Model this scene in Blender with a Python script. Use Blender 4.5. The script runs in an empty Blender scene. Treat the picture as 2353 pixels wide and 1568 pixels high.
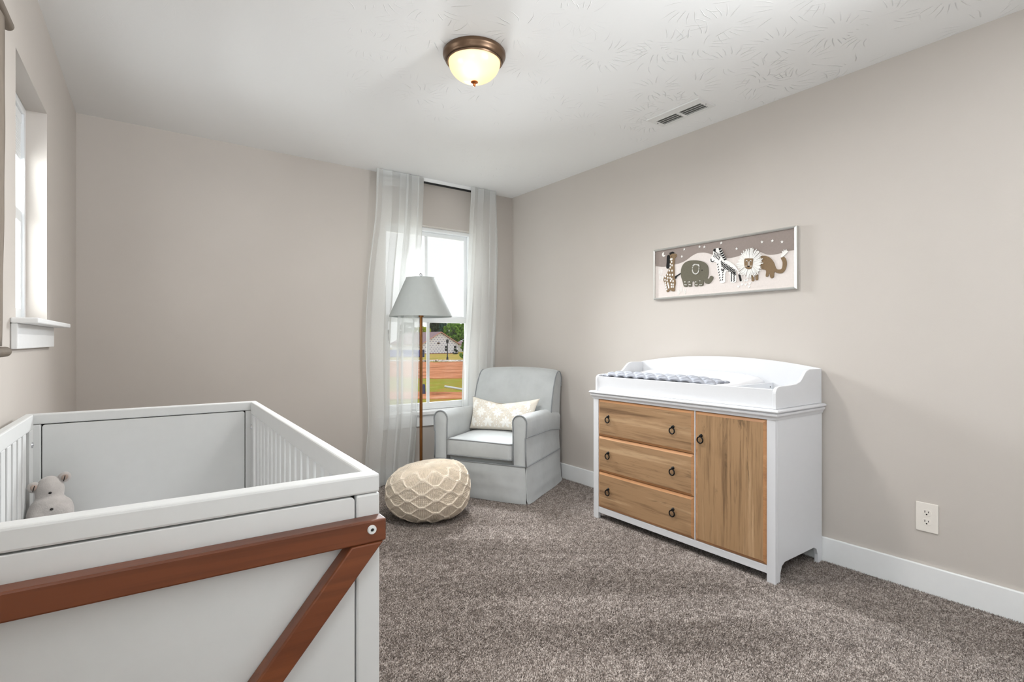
import bpy, bmesh, math, random
import numpy as np
from mathutils import Vector, Matrix, noise
PI = math.pi
SC = bpy.context.scene
COL = SC.collection
R = math.radians
random.seed(7)

# ---------------------------------------------------------------- camera, sky, light, exposure
CAM_H = 1.123
YAW = R(36.05)
cam_data = bpy.data.cameras.new('camera')
cam_data.sensor_width = 36.0
cam_data.lens = 36.0 * 1215.0 / 2353.0
cam_data.shift_y = -1.0 / 2353.0
cam_data.clip_start = 0.02
cam_data.clip_end = 600
cam = bpy.data.objects.new('camera', cam_data)
cam.location = (0, 0, CAM_H)
cam.rotation_euler = (PI / 2, 0, -YAW)
COL.objects.link(cam)
SC.camera = cam

world = bpy.data.worlds.new('overcast_sky')
SC.world = world
world.use_nodes = True
bg = world.node_tree.nodes['Background']
bg.inputs['Color'].default_value = (0.97, 0.985, 1.0, 1)
bg.inputs['Strength'].default_value = 1.10

def area_light(name, loc, rot, sx, sy, power, color=(1, 1, 1), spread=180):
    d = bpy.data.lights.new(name, 'AREA')
    d.shape = 'RECTANGLE'
    d.size = sx; d.size_y = sy
    d.energy = power; d.color = color
    d.spread = R(spread)
    o = bpy.data.objects.new(name, d)
    o.location = loc
    o.rotation_euler = Vector(rot).to_track_quat('-Z', 'Z').to_euler()
    COL.objects.link(o)
    return o
# daylight through the two windows, plus added fill lamps indoors, beside and behind the camera
area_light('daylight_back_window', (2.06, 4.35, 1.25), (0.0, -1, 0.0), 0.95, 1.6, 11, (0.95, 0.975, 1))
area_light('indoor_fill_past_curtains', (2.18, 3.80, 1.92), (-0.36, -0.93, -0.52), 0.40, 0.5, 40, (0.92, 0.965, 1), 100)  # lamp added inside the room, standing in for the back window's daylight
area_light('daylight_left_window', (-0.78, 2.38, 1.46), (1, 0.65, 0.36), 0.8, 0.95, 68, (0.93, 0.97, 1))
area_light('added_side_fill', (-0.68, -0.10, 1.45), (1, 0.16, 0.28), 0.9, 1.1, 50, (0.92, 0.965, 1))  # fill for the right wall, added outside an unseen made-up window
area_light('added_rear_fill', (1.85, -0.70, 2.05), (-0.55, 0.70, 0.58), 1.2, 0.3, 43, (0.93, 0.97, 1), 100)  # fill added indoors by the rear wall, aimed up at the ceiling

SC.view_settings.view_transform = 'Standard'
SC.view_settings.look = 'None'
SC.view_settings.exposure = 0.0
SC.view_settings.gamma = 1.0
SC.view_settings.use_curve_mapping = False

# ---------------------------------------------------------------- helpers
def lin(c):
    if isinstance(c, str):
        c = [int(c[i:i + 2], 16) for i in (0, 2, 4)]
    out = []
    for v in c:
        v = v / 255.0
        out.append(v / 12.92 if v <= 0.04045 else ((v + 0.055) / 1.055) ** 2.4)
    return (*out, 1.0)

class NT:
    """small wrapper for writing node trees"""
    def __init__(self, m):
        self.t = m.node_tree
    def n(self, typ, ins=None, **props):
        nd = self.t.nodes.new(typ)
        for k, v in props.items():
            setattr(nd, k, v)
        for k, v in (ins or {}).items():
            s = nd.inputs[k]
            if isinstance(v, bpy.types.NodeSocket):
                self.t.links.new(v, s)
            else:
                s.default_value = v
        return nd
    def math(self, op, a, b=0.0, c=0.0):
        nd = self.n('ShaderNodeMath', {0: a, 1: b, 2: c}, operation=op)
        return nd.outputs[0]
    def ramp(self, fac, stops):
        nd = self.n('ShaderNodeValToRGB', {'Fac': fac})
        cr = nd.color_ramp
        while len(cr.elements) < len(stops):
            cr.elements.new(0.5)
        for e, (p, c) in zip(cr.elements, stops):
            e.position = p; e.color = c if len(c) == 4 else (*c, 1)
        return nd.outputs[0]
    def mix(self, fac, a, b, blend='MIX'):
        nd = self.n('ShaderNodeMix', data_type='RGBA', blend_type=blend)
        for s, v in ((nd.inputs[0], fac), (nd.inputs[6], a), (nd.inputs[7], b)):
            if isinstance(v, bpy.types.NodeSocket):
                self.t.links.new(v, s)
            else:
                s.default_value = v
        return nd.outputs[2]
    def coords(self, scale=(1, 1, 1), rot=(0, 0, 0), loc=(0, 0, 0)):
        tc = self.n('ShaderNodeTexCoord')
        mp = self.n('ShaderNodeMapping', {'Vector': tc.outputs['Object'], 'Scale': scale, 'Rotation': rot, 'Location': loc})
        return mp.outputs[0]
    def noise(self, vec, scale, detail=3, rough=0.55, out=0, **kw):
        nd = self.n('ShaderNodeTexNoise', {'Vector': vec, 'Scale': scale, 'Detail': detail, 'Roughness': rough, **kw})
        return nd.outputs[out]
    def bump(self, height, strength=0.3, dist=0.005, normal=None):
        ins = {'Height': height, 'Strength': strength, 'Distance': dist}
        if normal is not None: ins['Normal'] = normal
        return self.n('ShaderNodeBump', ins).outputs[0]

MATS = {}
def new_mat(name):
    m = bpy.data.materials.new(name)
    m.use_nodes = True
    MATS[name] = m
    p = m.node_tree.nodes['Principled BSDF']
    return m, NT(m), p

def simple(name, col, rough=0.5, metal=0.0, spec=0.5, var=0.03, scale=30, bump=0.0, bscale=200, sheen=0.0, coat=0.0):
    m, t, p = new_mat(name)
    v = t.coords()
    c = lin(col)
    nz = t.noise(v, scale, 4)
    lo = tuple(x * (1 - var) for x in c[:3]); hi = tuple(min(1, x * (1 + var)) for x in c[:3])
    t.t.links.new(t.ramp(nz, [(0.3, lo), (0.7, hi)]), p.inputs['Base Color'])
    p.inputs['Roughness'].default_value = rough
    p.inputs['Metallic'].default_value = metal
    p.inputs['Specular IOR Level'].default_value = spec
    p.inputs['Sheen Weight'].default_value = sheen
    p.inputs['Coat Weight'].default_value = coat
    if bump:
        t.t.links.new(t.bump(t.noise(v, bscale, 2), bump, 0.002), p.inputs['Normal'])
    return m

# painted wall: faint orange-peel
def wall_mat(name, col):
    m, t, p = new_mat(name)
    v = t.coords()
    c = lin(col)
    big = t.noise(v, 2.0, 3)
    t.t.links.new(t.ramp(big, [(0.3, tuple(x * 0.985 for x in c[:3])), (0.7, tuple(x * 1.015 for x in c[:3]))]), p.inputs['Base Color'])
    p.inputs['Roughness'].default_value = 0.75
    p.inputs['Specular IOR Level'].default_value = 0.25
    t.t.links.new(t.bump(t.noise(v, 170, 3), 0.10, 0.002), p.inputs['Normal'])
    return m
wall_mat('wall_paint', (197, 190, 183))

# ceiling: white with stomp-brush plaster strokes radiating from scattered centres
def ceiling_mat():
    m, t, p = new_mat('ceiling_plaster')
    tc = t.n('ShaderNodeTexCoord').outputs['Object']
    hs = []
    for scale, off in ((2.9, 0.0), (3.7, 5.3)):
        v = t.n('ShaderNodeMapping', {'Vector': tc, 'Location': (off, off * 0.7, 0), 'Scale': (1, 1, 0)}).outputs[0]
        vo = t.n('ShaderNodeTexVoronoi', {'Vector': v, 'Scale': scale, 'Randomness': 0.95}, voronoi_dimensions='2D')
        d = t.n('ShaderNodeVectorMath', {0: v, 1: vo.outputs['Position']}, operation='SUBTRACT').outputs[0]
        sx = t.n('ShaderNodeSeparateXYZ', {0: d})
        ang = t.math('ARCTAN2', sx.outputs[1], sx.outputs[0])
        rad = t.n('ShaderNodeVectorMath', {0: d}, operation='LENGTH').outputs['Value']
        rnd = t.n('ShaderNodeSeparateColor', {0: vo.outputs['Color']}).outputs[0]
        # curved spokes: the angle drifts with the radius
        a2 = t.math('ADD', t.math('MULTIPLY', ang, 22 / (2 * PI)), t.math('MULTIPLY', rad, 7.0))
        a2 = t.math('ADD', a2, t.math('MULTIPLY', t.noise(v, 8, 1), 1.5))
        idx = t.math('FLOOR', a2)
        fr = t.math('ABSOLUTE', t.math('SUBTRACT', t.math('SUBTRACT', a2, idx), 0.5))
        wn = t.n('ShaderNodeTexWhiteNoise', {'Vector': t.n('ShaderNodeCombineXYZ', {0: idx, 1: rnd, 2: off}).outputs[0]}, noise_dimensions='3D').outputs[0]
        # stroke half-width stays a few millimetres whatever the radius
        wid = t.math('DIVIDE', 0.0085, t.math('MAXIMUM', rad, 0.03))
        line = t.math('SUBTRACT', 1.0, t.math('MINIMUM', t.math('DIVIDE', fr, wid), 1.0))
        keep = t.math('GREATER_THAN', wn, 0.42)
        r0 = t.math('ADD', 0.030, t.math('MULTIPLY', wn, 0.05))
        fall = t.n('ShaderNodeMapRange', {0: t.math('SUBTRACT', rad, r0), 1: 0.0, 2: 0.012, 3: 0.0, 4: 1.0}).outputs[0]
        fall2 = t.n('ShaderNodeMapRange', {0: t.math('SUBTRACT', rad, r0), 1: 0.03, 2: 0.085, 3: 1.0, 4: 0.0}).outputs[0]
        # some stamps press harder than others
        press = t.n('ShaderNodeMapRange', {0: t.noise(v, 0.9, 1), 1: 0.38, 2: 0.62, 3: 0.12, 4: 1.0}).outputs[0]
        hs.append(t.math('MULTIPLY', t.math('MULTIPLY', t.math('MULTIPLY', line, keep), t.math('MULTIPLY', fall, fall2)), press))
    h = t.math('ADD', hs[0], hs[1])
    # the plasterer worked the texture heavily over the middle and right of the room, lightly at the left
    px = t.n('ShaderNodeSeparateXYZ', {0: tc}).outputs[0]
    h = t.math('MULTIPLY', h, t.n('ShaderNodeMapRange', {0: px, 1: 0.55, 2: 1.35, 3: 0.10, 4: 1.0}).outputs[0])
    py = t.n('ShaderNodeSeparateXYZ', {0: tc}).outputs[1]
    h = t.math('MULTIPLY', h, t.n('ShaderNodeMapRange', {0: py, 1: 1.7, 2: 3.0, 3: 1.0, 4: 0.30}).outputs[0])
    h = t.math('ADD', h, t.math('MULTIPLY', t.noise(tc, 60, 2), 0.06))
    p.inputs['Base Color'].default_value = lin((243, 243, 242))
    p.inputs['Roughness'].default_value = 0.85
    p.inputs['Specular IOR Level'].default_value = 0.2
    t.t.links.new(t.bump(h, 0.75, 0.006), p.inputs['Normal'])
ceiling_mat()

# carpet: flecked taupe cut pile
def carpet_mat():
    m, t, p = new_mat('carpet_pile')
    v = t.coords()
    warp = t.noise(v, 70, 2, out=1)
    vv = t.n('ShaderNodeVectorMath', {0: v, 1: t.n('ShaderNodeVectorMath', {0: warp, 3: 0.010}, operation='SCALE').outputs[0]}, operation='ADD').outputs[0]
    tuft = t.n('ShaderNodeTexVoronoi', {'Vector': vv, 'Scale': 175.0, 'Randomness': 1.0}).outputs['Distance']
    fine = t.noise(vv, 125, 4, 0.72)
    clump = t.noise(v, 26, 3, 0.6)
    lay_shade = t.noise(t.coords(scale=(1.0, 2.2, 1), rot=(0, 0, R(30))), 2.4, 3, 0.55)  # shading of the leaning pile, painted into the colour
    # vacuum furrows, in patches; their shade is painted into the colour too
    fur = t.noise(t.coords(scale=(1.1, 22, 1), rot=(0, 0, R(24))), 1.7, 2, 0.4)
    fur = t.n('ShaderNodeMapRange', {0: t.math('ABSOLUTE', t.math('SUBTRACT', fur, 0.5)), 1: 0.0, 2: 0.03, 3: 1.0, 4: 0.0}).outputs[0]
    fpatch = t.n('ShaderNodeMapRange', {0: t.noise(v, 1.3, 2), 1: 0.48, 2: 0.60, 3: 0.0, 4: 1.0}).outputs[0]
    fur = t.math('MULTIPLY', fur, fpatch)
    f = t.math('ADD', t.math('MULTIPLY', t.math('SUBTRACT', fine, 0.5), 1.9), 0.5)
    f = t.math('ADD', f, t.math('MULTIPLY', t.math('SUBTRACT', clump, 0.5), 0.30))
    f = t.math('ADD', f, t.math('MULTIPLY', t.math('SUBTRACT', lay_shade, 0.5), 0.34))
    f = t.math('SUBTRACT', f, t.math('MULTIPLY', fur, 0.10))
    col = t.ramp(f, [(0.22, lin((50, 43, 39))), (0.45, lin((124, 113, 106))), (0.60, lin((168, 157, 150))), (0.84, lin((232, 224, 217)))])
    t.t.links.new(col, p.inputs['Base Color'])
    p.inputs['Roughness'].default_value = 1.0
    p.inputs['Specular IOR Level'].default_value = 0.0
    p.inputs['Sheen Weight'].default_value = 0.12
    hh = t.math('ADD', t.math('MULTIPLY', fine, 0.8), t.math('SUBTRACT', 0.6, tuft))
    hh = t.math('SUBTRACT', hh, t.math('MULTIPLY', fur, 0.5))
    t.t.links.new(t.bump(hh, 1.0, 0.010), p.inputs['Normal'])
carpet_mat()

def tuft_mat():
    m, t, p = new_mat('carpet_yarn')
    v = t.coords()
    cell = t.n('ShaderNodeTexVoronoi', {'Vector': v, 'Scale': 210.0, 'Randomness': 1.0}).outputs['Color']
    fleck = t.n('ShaderNodeSeparateColor', {0: cell}).outputs[0]
    clump = t.noise(v, 22, 3, 0.6)
    f = t.math('ADD', t.math('MULTIPLY', fleck, 0.55), t.math('MULTIPLY', clump, 0.45))
    col = t.ramp(f, [(0.18, lin((74, 64, 58))), (0.48, lin((127, 115, 107))), (0.82, lin((204, 193, 185)))])
    t.t.links.new(col, p.inputs['Base Color'])
    p.inputs['Roughness'].default_value = 0.9
    p.inputs['Specular IOR Level'].default_value = 0.1
    p.inputs['Sheen Weight'].default_value = 0.15
tuft_mat()

simple('trim_white', (240, 241, 241), 0.4, var=0.008)
simple('window_vinyl', (240, 242, 243), 0.35, var=0.005)
simple('crib_white', (220, 221, 220), 0.42, var=0.01, bump=0.03, bscale=90)
simple('dresser_white', (222, 223, 226), 0.35, var=0.006)
simple('black_iron', (22, 21, 20), 0.35, metal=0.6, var=0.1)
simple('black_rod', (14, 14, 15), 0.4, var=0.05)
simple('chrome', (205, 205, 208), 0.18, metal=1.0, var=0.02)
simple('dark_recess', (30, 28, 27), 0.8, var=0.05)  # near-black for shade painted into gaps, also for sockets and screws
simple('lamp_shade_linen', (172, 176, 174), 0.9, var=0.02, bump=0.08, bscale=500)
simple('lamp_pole_bronze', (128, 84, 44), 0.35, metal=0.7, var=0.1)
simple('pad_white', (232, 232, 235), 0.85, var=0.01, bump=0.06, bscale=400)
simple('quilt_grey', (158, 161, 170), 0.8, var=0.05, bump=0.1, bscale=250, sheen=0.2)
simple('plush', (190, 184, 180), 1.0, var=0.07, scale=60, bump=0.5, bscale=260, sheen=0.5)
simple('plush_inner_ear', (180, 160, 148), 1.0, var=0.05, bump=0.3, sheen=0.3)
simple('stitch_black', (30, 26, 24), 0.7)
simple('frame_silver', (214, 214, 210), 0.28, metal=0.75, var=0.03)
simple('felt_brown', (128, 106, 80), 1.0, var=0.08, scale=200, bump=0.3, bscale=500)
simple('felt_grey', (104, 100, 86), 1.0, var=0.08, scale=200, bump=0.3, bscale=500)
simple('felt_white', (238, 236, 232), 1.0, var=0.03, bump=0.2, bscale=500)
simple('felt_black', (26, 24, 24), 1.0, var=0.1)
simple('canvas_taupe', (146, 134, 128), 1.0, var=0.04, scale=80, bump=0.2, bscale=700)
simple('canvas_blush', (222, 213, 208), 1.0, var=0.03, scale=80, bump=0.2, bscale=700)
simple('outlet_plastic', (236, 230, 222), 0.35, var=0.01)
simple('vent_metal', (232, 232, 230), 0.4, var=0.01)
simple('slot_shade_grey', (118, 118, 114), 0.7, var=0.05)
simple('banner_cloth', (128, 117, 105), 0.95, var=0.06, bump=0.2)
simple('banner_wood', (104, 92, 78), 0.6, var=0.15, scale=15)
simple('embroidery_white', (246, 244, 238), 0.95, var=0.02, bump=0.2, bscale=600)
simple('pillow_linen', (228, 220, 207), 0.95, var=0.04, scale=40, bump=0.25, bscale=260)
simple('lamp_cord', (60, 50, 40), 0.6)

def velvet(name, col):
    m, t, p = new_mat(name)
    v = t.coords()
    c = lin(col)
    nz = t.noise(v, 5.0, 4, 0.6)
    t.t.links.new(t.ramp(nz, [(0.32, tuple(x * 0.90 for x in c[:3])), (0.5, c[:3]), (0.68, tuple(min(1, x * 1.06) for x in c[:3]))]), p.inputs['Base Color'])
    p.inputs['Roughness'].default_value = 0.7
    p.inputs['Sheen Weight'].default_value = 0.35
    p.inputs['Sheen Roughness'].default_value = 0.4
    p.inputs['Specular IOR Level'].default_value = 0.2
    b1 = t.bump(t.noise(v, 420, 2), 0.08, 0.001)
    t.t.links.new(t.bump(t.noise(v, 9, 2), 0.22, 0.012, b1), p.inputs['Normal'])
velvet('chair_velvet', (186, 189, 189))
velvet('chair_piping', (138, 141, 143))  # darker than the velvet, painting the shadow line along the welts

def wood(name, axis, base, dark, light, scale=1.0, rough=0.45, knots=True):
    m, t, p = new_mat(name)
    sc = {'x': (0.9, 19, 19), 'y': (19, 0.9, 19), 'z': (19, 19, 0.9)}[axis]
    v = t.coords(scale=tuple(s * scale for s in sc))
    info = t.n('ShaderNodeObjectInfo').outputs['Random']
    off = t.n('ShaderNodeCombineXYZ', {0: t.math('MULTIPLY', info, 31), 1: t.math('MULTIPLY', info, 17), 2: t.math('MULTIPLY', info, 23)}).outputs[0]
    v = t.n('ShaderNodeVectorMath', {0: v, 1: off}, operation='ADD').outputs[0]
    g1 = t.noise(v, 1.3, 6, 0.6, Distortion=0.4)
    g2 = t.noise(v, 5.0, 4, 0.65)
    c = t.ramp(g1, [(0.30, lin(dark)), (0.46, lin(base)), (0.56, lin(base)), (0.70, lin(light))])
    c = t.mix(t.math('MULTIPLY', t.n('ShaderNodeMapRange', {0: g2, 1: 0.52, 2: 0.74}).outputs[0], 0.6), c, lin(dark))
    if knots:
        sk = {'x': (1.6, 9, 9), 'y': (9, 1.6, 9), 'z': (9, 9, 1.6)}[axis]
        kv = t.n('ShaderNodeVectorMath', {0: t.coords(scale=sk), 1: off}, operation='ADD').outputs[0]
        kn = t.noise(kv, 1.1, 5, 0.72, Distortion=1.2)
        km = t.n('ShaderNodeMapRange', {0: kn, 1: 0.59, 2: 0.70}).outputs[0]
        c = t.mix(t.math('MULTIPLY', km, 0.75), c, lin(tuple(int(x * 0.55) for x in dark)))
    t.t.links.new(c, p.inputs['Base Color'])
    p.inputs['Roughness'].default_value = rough
    t.t.links.new(t.bump(g2, 0.06, 0.002), p.inputs['Normal'])
wood('oak_across', 'y', (168, 134, 99), (112, 84, 58), (192, 160, 124))
wood('oak_upright', 'z', (168, 134, 98), (110, 84, 58), (194, 161, 125))
wood('oak_edge', 'y', (184, 134, 90), (156, 110, 72), (198, 150, 106), knots=False)
wood('walnut_across', 'x', (112, 60, 33), (84, 43, 23), (130, 74, 42), 0.6, 0.38, knots=False)

def glass_mat():
    m, t, p = new_mat('window_glass')
    t.t.nodes.remove(p)
    fr = t.n('ShaderNodeFresnel', {'IOR': 1.45}).outputs[0]
    tr = t.n('ShaderNodeBsdfTransparent', {'Color': (0.98, 0.99, 0.985, 1)}).outputs[0]
    gl = t.n('ShaderNodeBsdfGlossy', {'Roughness': 0.02, 'Color': (1, 1, 1, 1)}).outputs[0]
    mx = t.n('ShaderNodeMixShader', {0: t.math('MULTIPLY', fr, 0.6), 1: tr, 2: gl}).outputs[0]
    t.t.links.new(mx, t.t.nodes['Material Output'].inputs[0])
glass_mat()

def sheer_mat(name, transp):
    m, t, p = new_mat(name)
    t.t.nodes.remove(p)
    v = t.coords()
    wv = t.noise(t.coords(scale=(900, 900, 200)), 1.0, 1)
    col = lin((238, 239, 238))
    df = t.n('ShaderNodeBsdfDiffuse', {'Color': col}).outputs[0]
    tl = t.n('ShaderNodeBsdfTranslucent', {'Color': col}).outputs[0]
    tr = t.n('ShaderNodeBsdfTransparent', {'Color': (1, 1, 1, 1)}).outputs[0]
    a = t.n('ShaderNodeMixShader', {0: 0.5, 1: df, 2: tl}).outputs[0]
    fac = t.math('ADD', transp - 0.06, t.math('MULTIPLY', wv, 0.12))
    b = t.n('ShaderNodeMixShader', {0: fac, 1: a, 2: tr}).outputs[0]
    t.t.links.new(b, t.t.nodes['Material Output'].inputs[0])
sheer_mat('sheer_voile', 0.36)
sheer_mat('sheer_hem', 0.14)

def lampglass_mat():
    m, t, p = new_mat('frosted_lamp_glass')
    t.t.nodes.remove(p)
    col = lin((255, 238, 200))
    df = t.n('ShaderNodeBsdfDiffuse', {'Color': col}).outputs[0]
    tl = t.n('ShaderNodeBsdfTranslucent', {'Color': col}).outputs[0]
    gl = t.n('ShaderNodeBsdfGlossy', {'Color': (1, 1, 1, 1), 'Roughness': 0.25}).outputs[0]
    em = t.n('ShaderNodeEmission', {'Color': lin((255, 236, 204)), 'Strength': 0.30}).outputs[0]
    a = t.n('ShaderNodeMixShader', {0: 0.6, 1: df, 2: tl}).outputs[0]
    b = t.n('ShaderNodeMixShader', {0: 0.06, 1: a, 2: gl}).outputs[0]
    c = t.n('ShaderNodeAddShader', {0: b, 1: em}).outputs[0]
    t.t.links.new(c, t.t.nodes['Material Output'].inputs[0])
lampglass_mat()
simple('bronze_fixture', (112, 90, 72), 0.36, metal=0.8, var=0.08, scale=8)
simple('copper_finial', (188, 112, 62), 0.3, metal=0.85, var=0.05)

class MB:
    """collects shapes and links them as one mesh object"""
    def __init__(self):
        self.v = []; self.f = []; self.m = []
    def add(self, vs, fs, mi=0):
        o = len(self.v)
        self.v += [tuple(p) for p in vs]
        self.f += [tuple(i + o for i in f) for f in fs]
        self.m += [mi] * len(fs)
        return self
    def box(self, x0, x1, y0, y1, z0, z1, mi=0):
        x0, x1 = min(x0, x1), max(x0, x1); y0, y1 = min(y0, y1), max(y0, y1); z0, z1 = min(z0, z1), max(z0, z1)
        vs = [(x, y, z) for z in (z0, z1) for y in (y0, y1) for x in (x0, x1)]
        return self.add(vs, [(0, 2, 3, 1), (4, 5, 7, 6), (0, 1, 5, 4), (2, 6, 7, 3), (0, 4, 6, 2), (1, 3, 7, 5)], mi)
    def prism(self, poly, d0, d1, axis='z', mi=0, frame=None):
        """extrude a 2-D outline; axis is the extrusion axis, (a, b) are the two others in order"""
        def P(a, b, d):
            if frame: return frame(a, b, d)
            return {'x': (d, a, b), 'y': (a, d, b), 'z': (a, b, d)}[axis]
        n = len(poly)
        vs = [P(a, b, d0) for a, b in poly] + [P(a, b, d1) for a, b in poly]
        fs = [tuple(range(n))[::-1], tuple(range(n, 2 * n))]
        fs += [(i, (i + 1) % n, n + (i + 1) % n, n + i) for i in range(n)]
        return self.add(vs, fs, mi)
    def lathe(self, prof, seg=32, c=(0, 0, 0), mi=0, closed=False):
        vs = []; fs = []
        n = len(prof)
        for i in range(seg):
            a = 2 * PI * i / seg
            for r, z in prof:
                vs.append((c[0] + r * math.cos(a), c[1] + r * math.sin(a), c[2] + z))
        for i in range(seg):
            j = (i + 1) % seg
            for k in range(n - 1 + (1 if closed else 0)):
                k2 = (k + 1) % n
                fs.append((i * n + k, j * n + k, j * n + k2, i * n + k2))
        return self.add(vs, fs, mi)
    def tube(self, path, r, seg=8, mi=0, closed=False, cap=True):
        path = [Vector(p) for p in path]
        n = len(path)
        rs = r if isinstance(r, (list, tuple)) else [r] * n
        vs = []; fs = []
        up = None
        for i, p in enumerate(path):
            a = path[(i - 1) % n] if (closed or i > 0) else p
            b = path[(i + 1) % n] if (closed or i < n - 1) else p
            t = (b - a)
            t = t.normalized() if t.length > 1e-9 else Vector((0, 0, 1))
            if up is None:
                up = Vector((0, 0, 1)) if abs(t.z) < 0.9 else Vector((1, 0, 0))
            s = t.cross(up)
            if s.length < 1e-6: s = t.orthogonal()
            s.normalize()
            up = s.cross(t).normalized()
            for k in range(seg):
                an = 2 * PI * k / seg
                vs.append(p + (s * math.cos(an) + up * math.sin(an)) * rs[i])
        m = n if closed else n - 1
        for i in range(m):
            j = (i + 1) % n
            for k in range(seg):
                k2 = (k + 1) % seg
                fs.append((i * seg + k, i * seg + k2, j * seg + k2, j * seg + k))
        if cap and not closed:
            fs.append(tuple(range(seg))[::-1])
            fs.append(tuple((n - 1) * seg + k for k in range(seg)))
        return self.add(vs, fs, mi)
    def grid(self, fn, nu, nv, mi=0, wrap_u=False, mfn=None):
        vs = [fn(i / (nu if wrap_u else nu - 1), j / (nv - 1)) for i in range(nu) for j in range(nv)]
        o = len(self.v)
        self.v += [tuple(p) for p in vs]
        for i in range(nu if wrap_u else nu - 1):
            i2 = (i + 1) % nu
            for j in range(nv - 1):
                self.f.append((o + i * nv + j, o + i2 * nv + j, o + i2 * nv + j + 1, o + i * nv + j + 1))
                self.m.append(mfn(i / nu, j / (nv - 1)) if mfn else mi)
        return self
    def sphere(self, c, r, seg=16, rings=10, mi=0, mat=None):
        rx, ry, rz = (r, r, r) if not isinstance(r, (tuple, list)) else r
        vs = []
        for j in range(rings + 1):
            th = PI * j / rings
            for i in range(seg):
                a = 2 * PI * i / seg
                p = Vector((rx * math.sin(th) * math.cos(a), ry * math.sin(th) * math.sin(a), rz * math.cos(th)))
                if mat: p = mat @ p
                vs.append(p + Vector(c))
        fs = []
        for j in range(rings):
            for i in range(seg):
                i2 = (i + 1) % seg
                fs.append((j * seg + i, (j + 1) * seg + i, (j + 1) * seg + i2, j * seg + i2))
        return self.add(vs, fs, mi)
    def build(self, name, mats, parent=None, bevel=0.0, smooth=None, origin=None, seg=2, loc=None, rz=None, weld=True):
        if not isinstance(mats, (list, tuple)): mats = [mats]
        me = bpy.data.meshes.new(name)
        vs = self.v
        if origin is not None:
            vs = [(x - origin[0], y - origin[1], z - origin[2]) for x, y, z in vs]
        me.from_pydata(vs, [], self.f)
        for mm in mats: me.materials.append(MATS[mm] if isinstance(mm, str) else mm)
        if len(mats) > 1: me.polygons.foreach_set('material_index', self.m)
        bm = bmesh.new(); bm.from_mesh(me)
        if weld: bmesh.ops.remove_doubles(bm, verts=bm.verts, dist=1e-6)
        bmesh.ops.recalc_face_normals(bm, faces=bm.faces)
        bm.to_mesh(me); bm.free()
        if smooth:
            me.shade_smooth()
            if smooth is not True: me.set_sharp_from_angle(angle=R(smooth))
        me.update()
        o = bpy.data.objects.new(name, me)
        COL.objects.link(o)
        if parent is not None: o.parent = parent
        if loc is not None: o.location = loc
        if rz is not None: o.rotation_euler = (0, 0, rz)
        if bevel:
            b = o.modifiers.new('bevel', 'BEVEL')
            b.width = bevel; b.segments = seg; b.limit_method = 'ANGLE'; b.angle_limit = R(35)
            b.harden_normals = False
        return o

def thing(name, label, cat, loc=(0, 0, 0), rz=0.0, group=None):
    o = bpy.data.objects.new(name, None)
    o.empty_display_size = 0.05
    COL.objects.link(o)
    o.location = loc; o.rotation_euler = (0, 0, rz)
    return tag(o, label, cat, group)
def tag(o, label=None, cat=None, group=None, kind=None):
    if label: o['label'] = label
    if cat: o['category'] = cat
    if group: o['group'] = group
    if kind: o['kind'] = kind
    return o
def struct(o, label=None, cat=None):
    o['kind'] = 'structure'
    return tag(o, label, cat)
def struct_empty(name, label, cat, loc=(0, 0, 0), rz=0.0):
    o = thing(name, label, cat, loc, rz)
    o['kind'] = 'structure'
    return o
def copy_thing(o, parent=None):
    c = o.copy(); COL.objects.link(c)
    if parent is not None: c.parent = parent
    for ch in list(o.children): copy_thing(ch, c)
    return c
def rounded_rect(x0, x1, y0, y1, r, n=4):
    pts = []
    for cx, cy, a0 in ((x1 - r, y0 + r, -90), (x1 - r, y1 - r, 0), (x0 + r, y1 - r, 90), (x0 + r, y0 + r, 180)):
        for k in range(n + 1):
            a = R(a0 + 90 * k / n)
            pts.append((cx + r * math.cos(a), cy + r * math.sin(a)))
    return pts
def lerp(a, b, t): return a + (b - a) * t
def interp(tab, x):
    tab = sorted(tab)
    if x <= tab[0][0]: return tab[0][1]
    for (a, va), (b, vb) in zip(tab, tab[1:]):
        if x <= b: return lerp(va, vb, (x - a) / (b - a))
    return tab[-1][1]
def smooth_tab(tab, x, w=0.12):
    return sum(interp(tab, x + d * w) for d in (-1, -0.5, 0, 0.5, 1)) / 5

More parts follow.
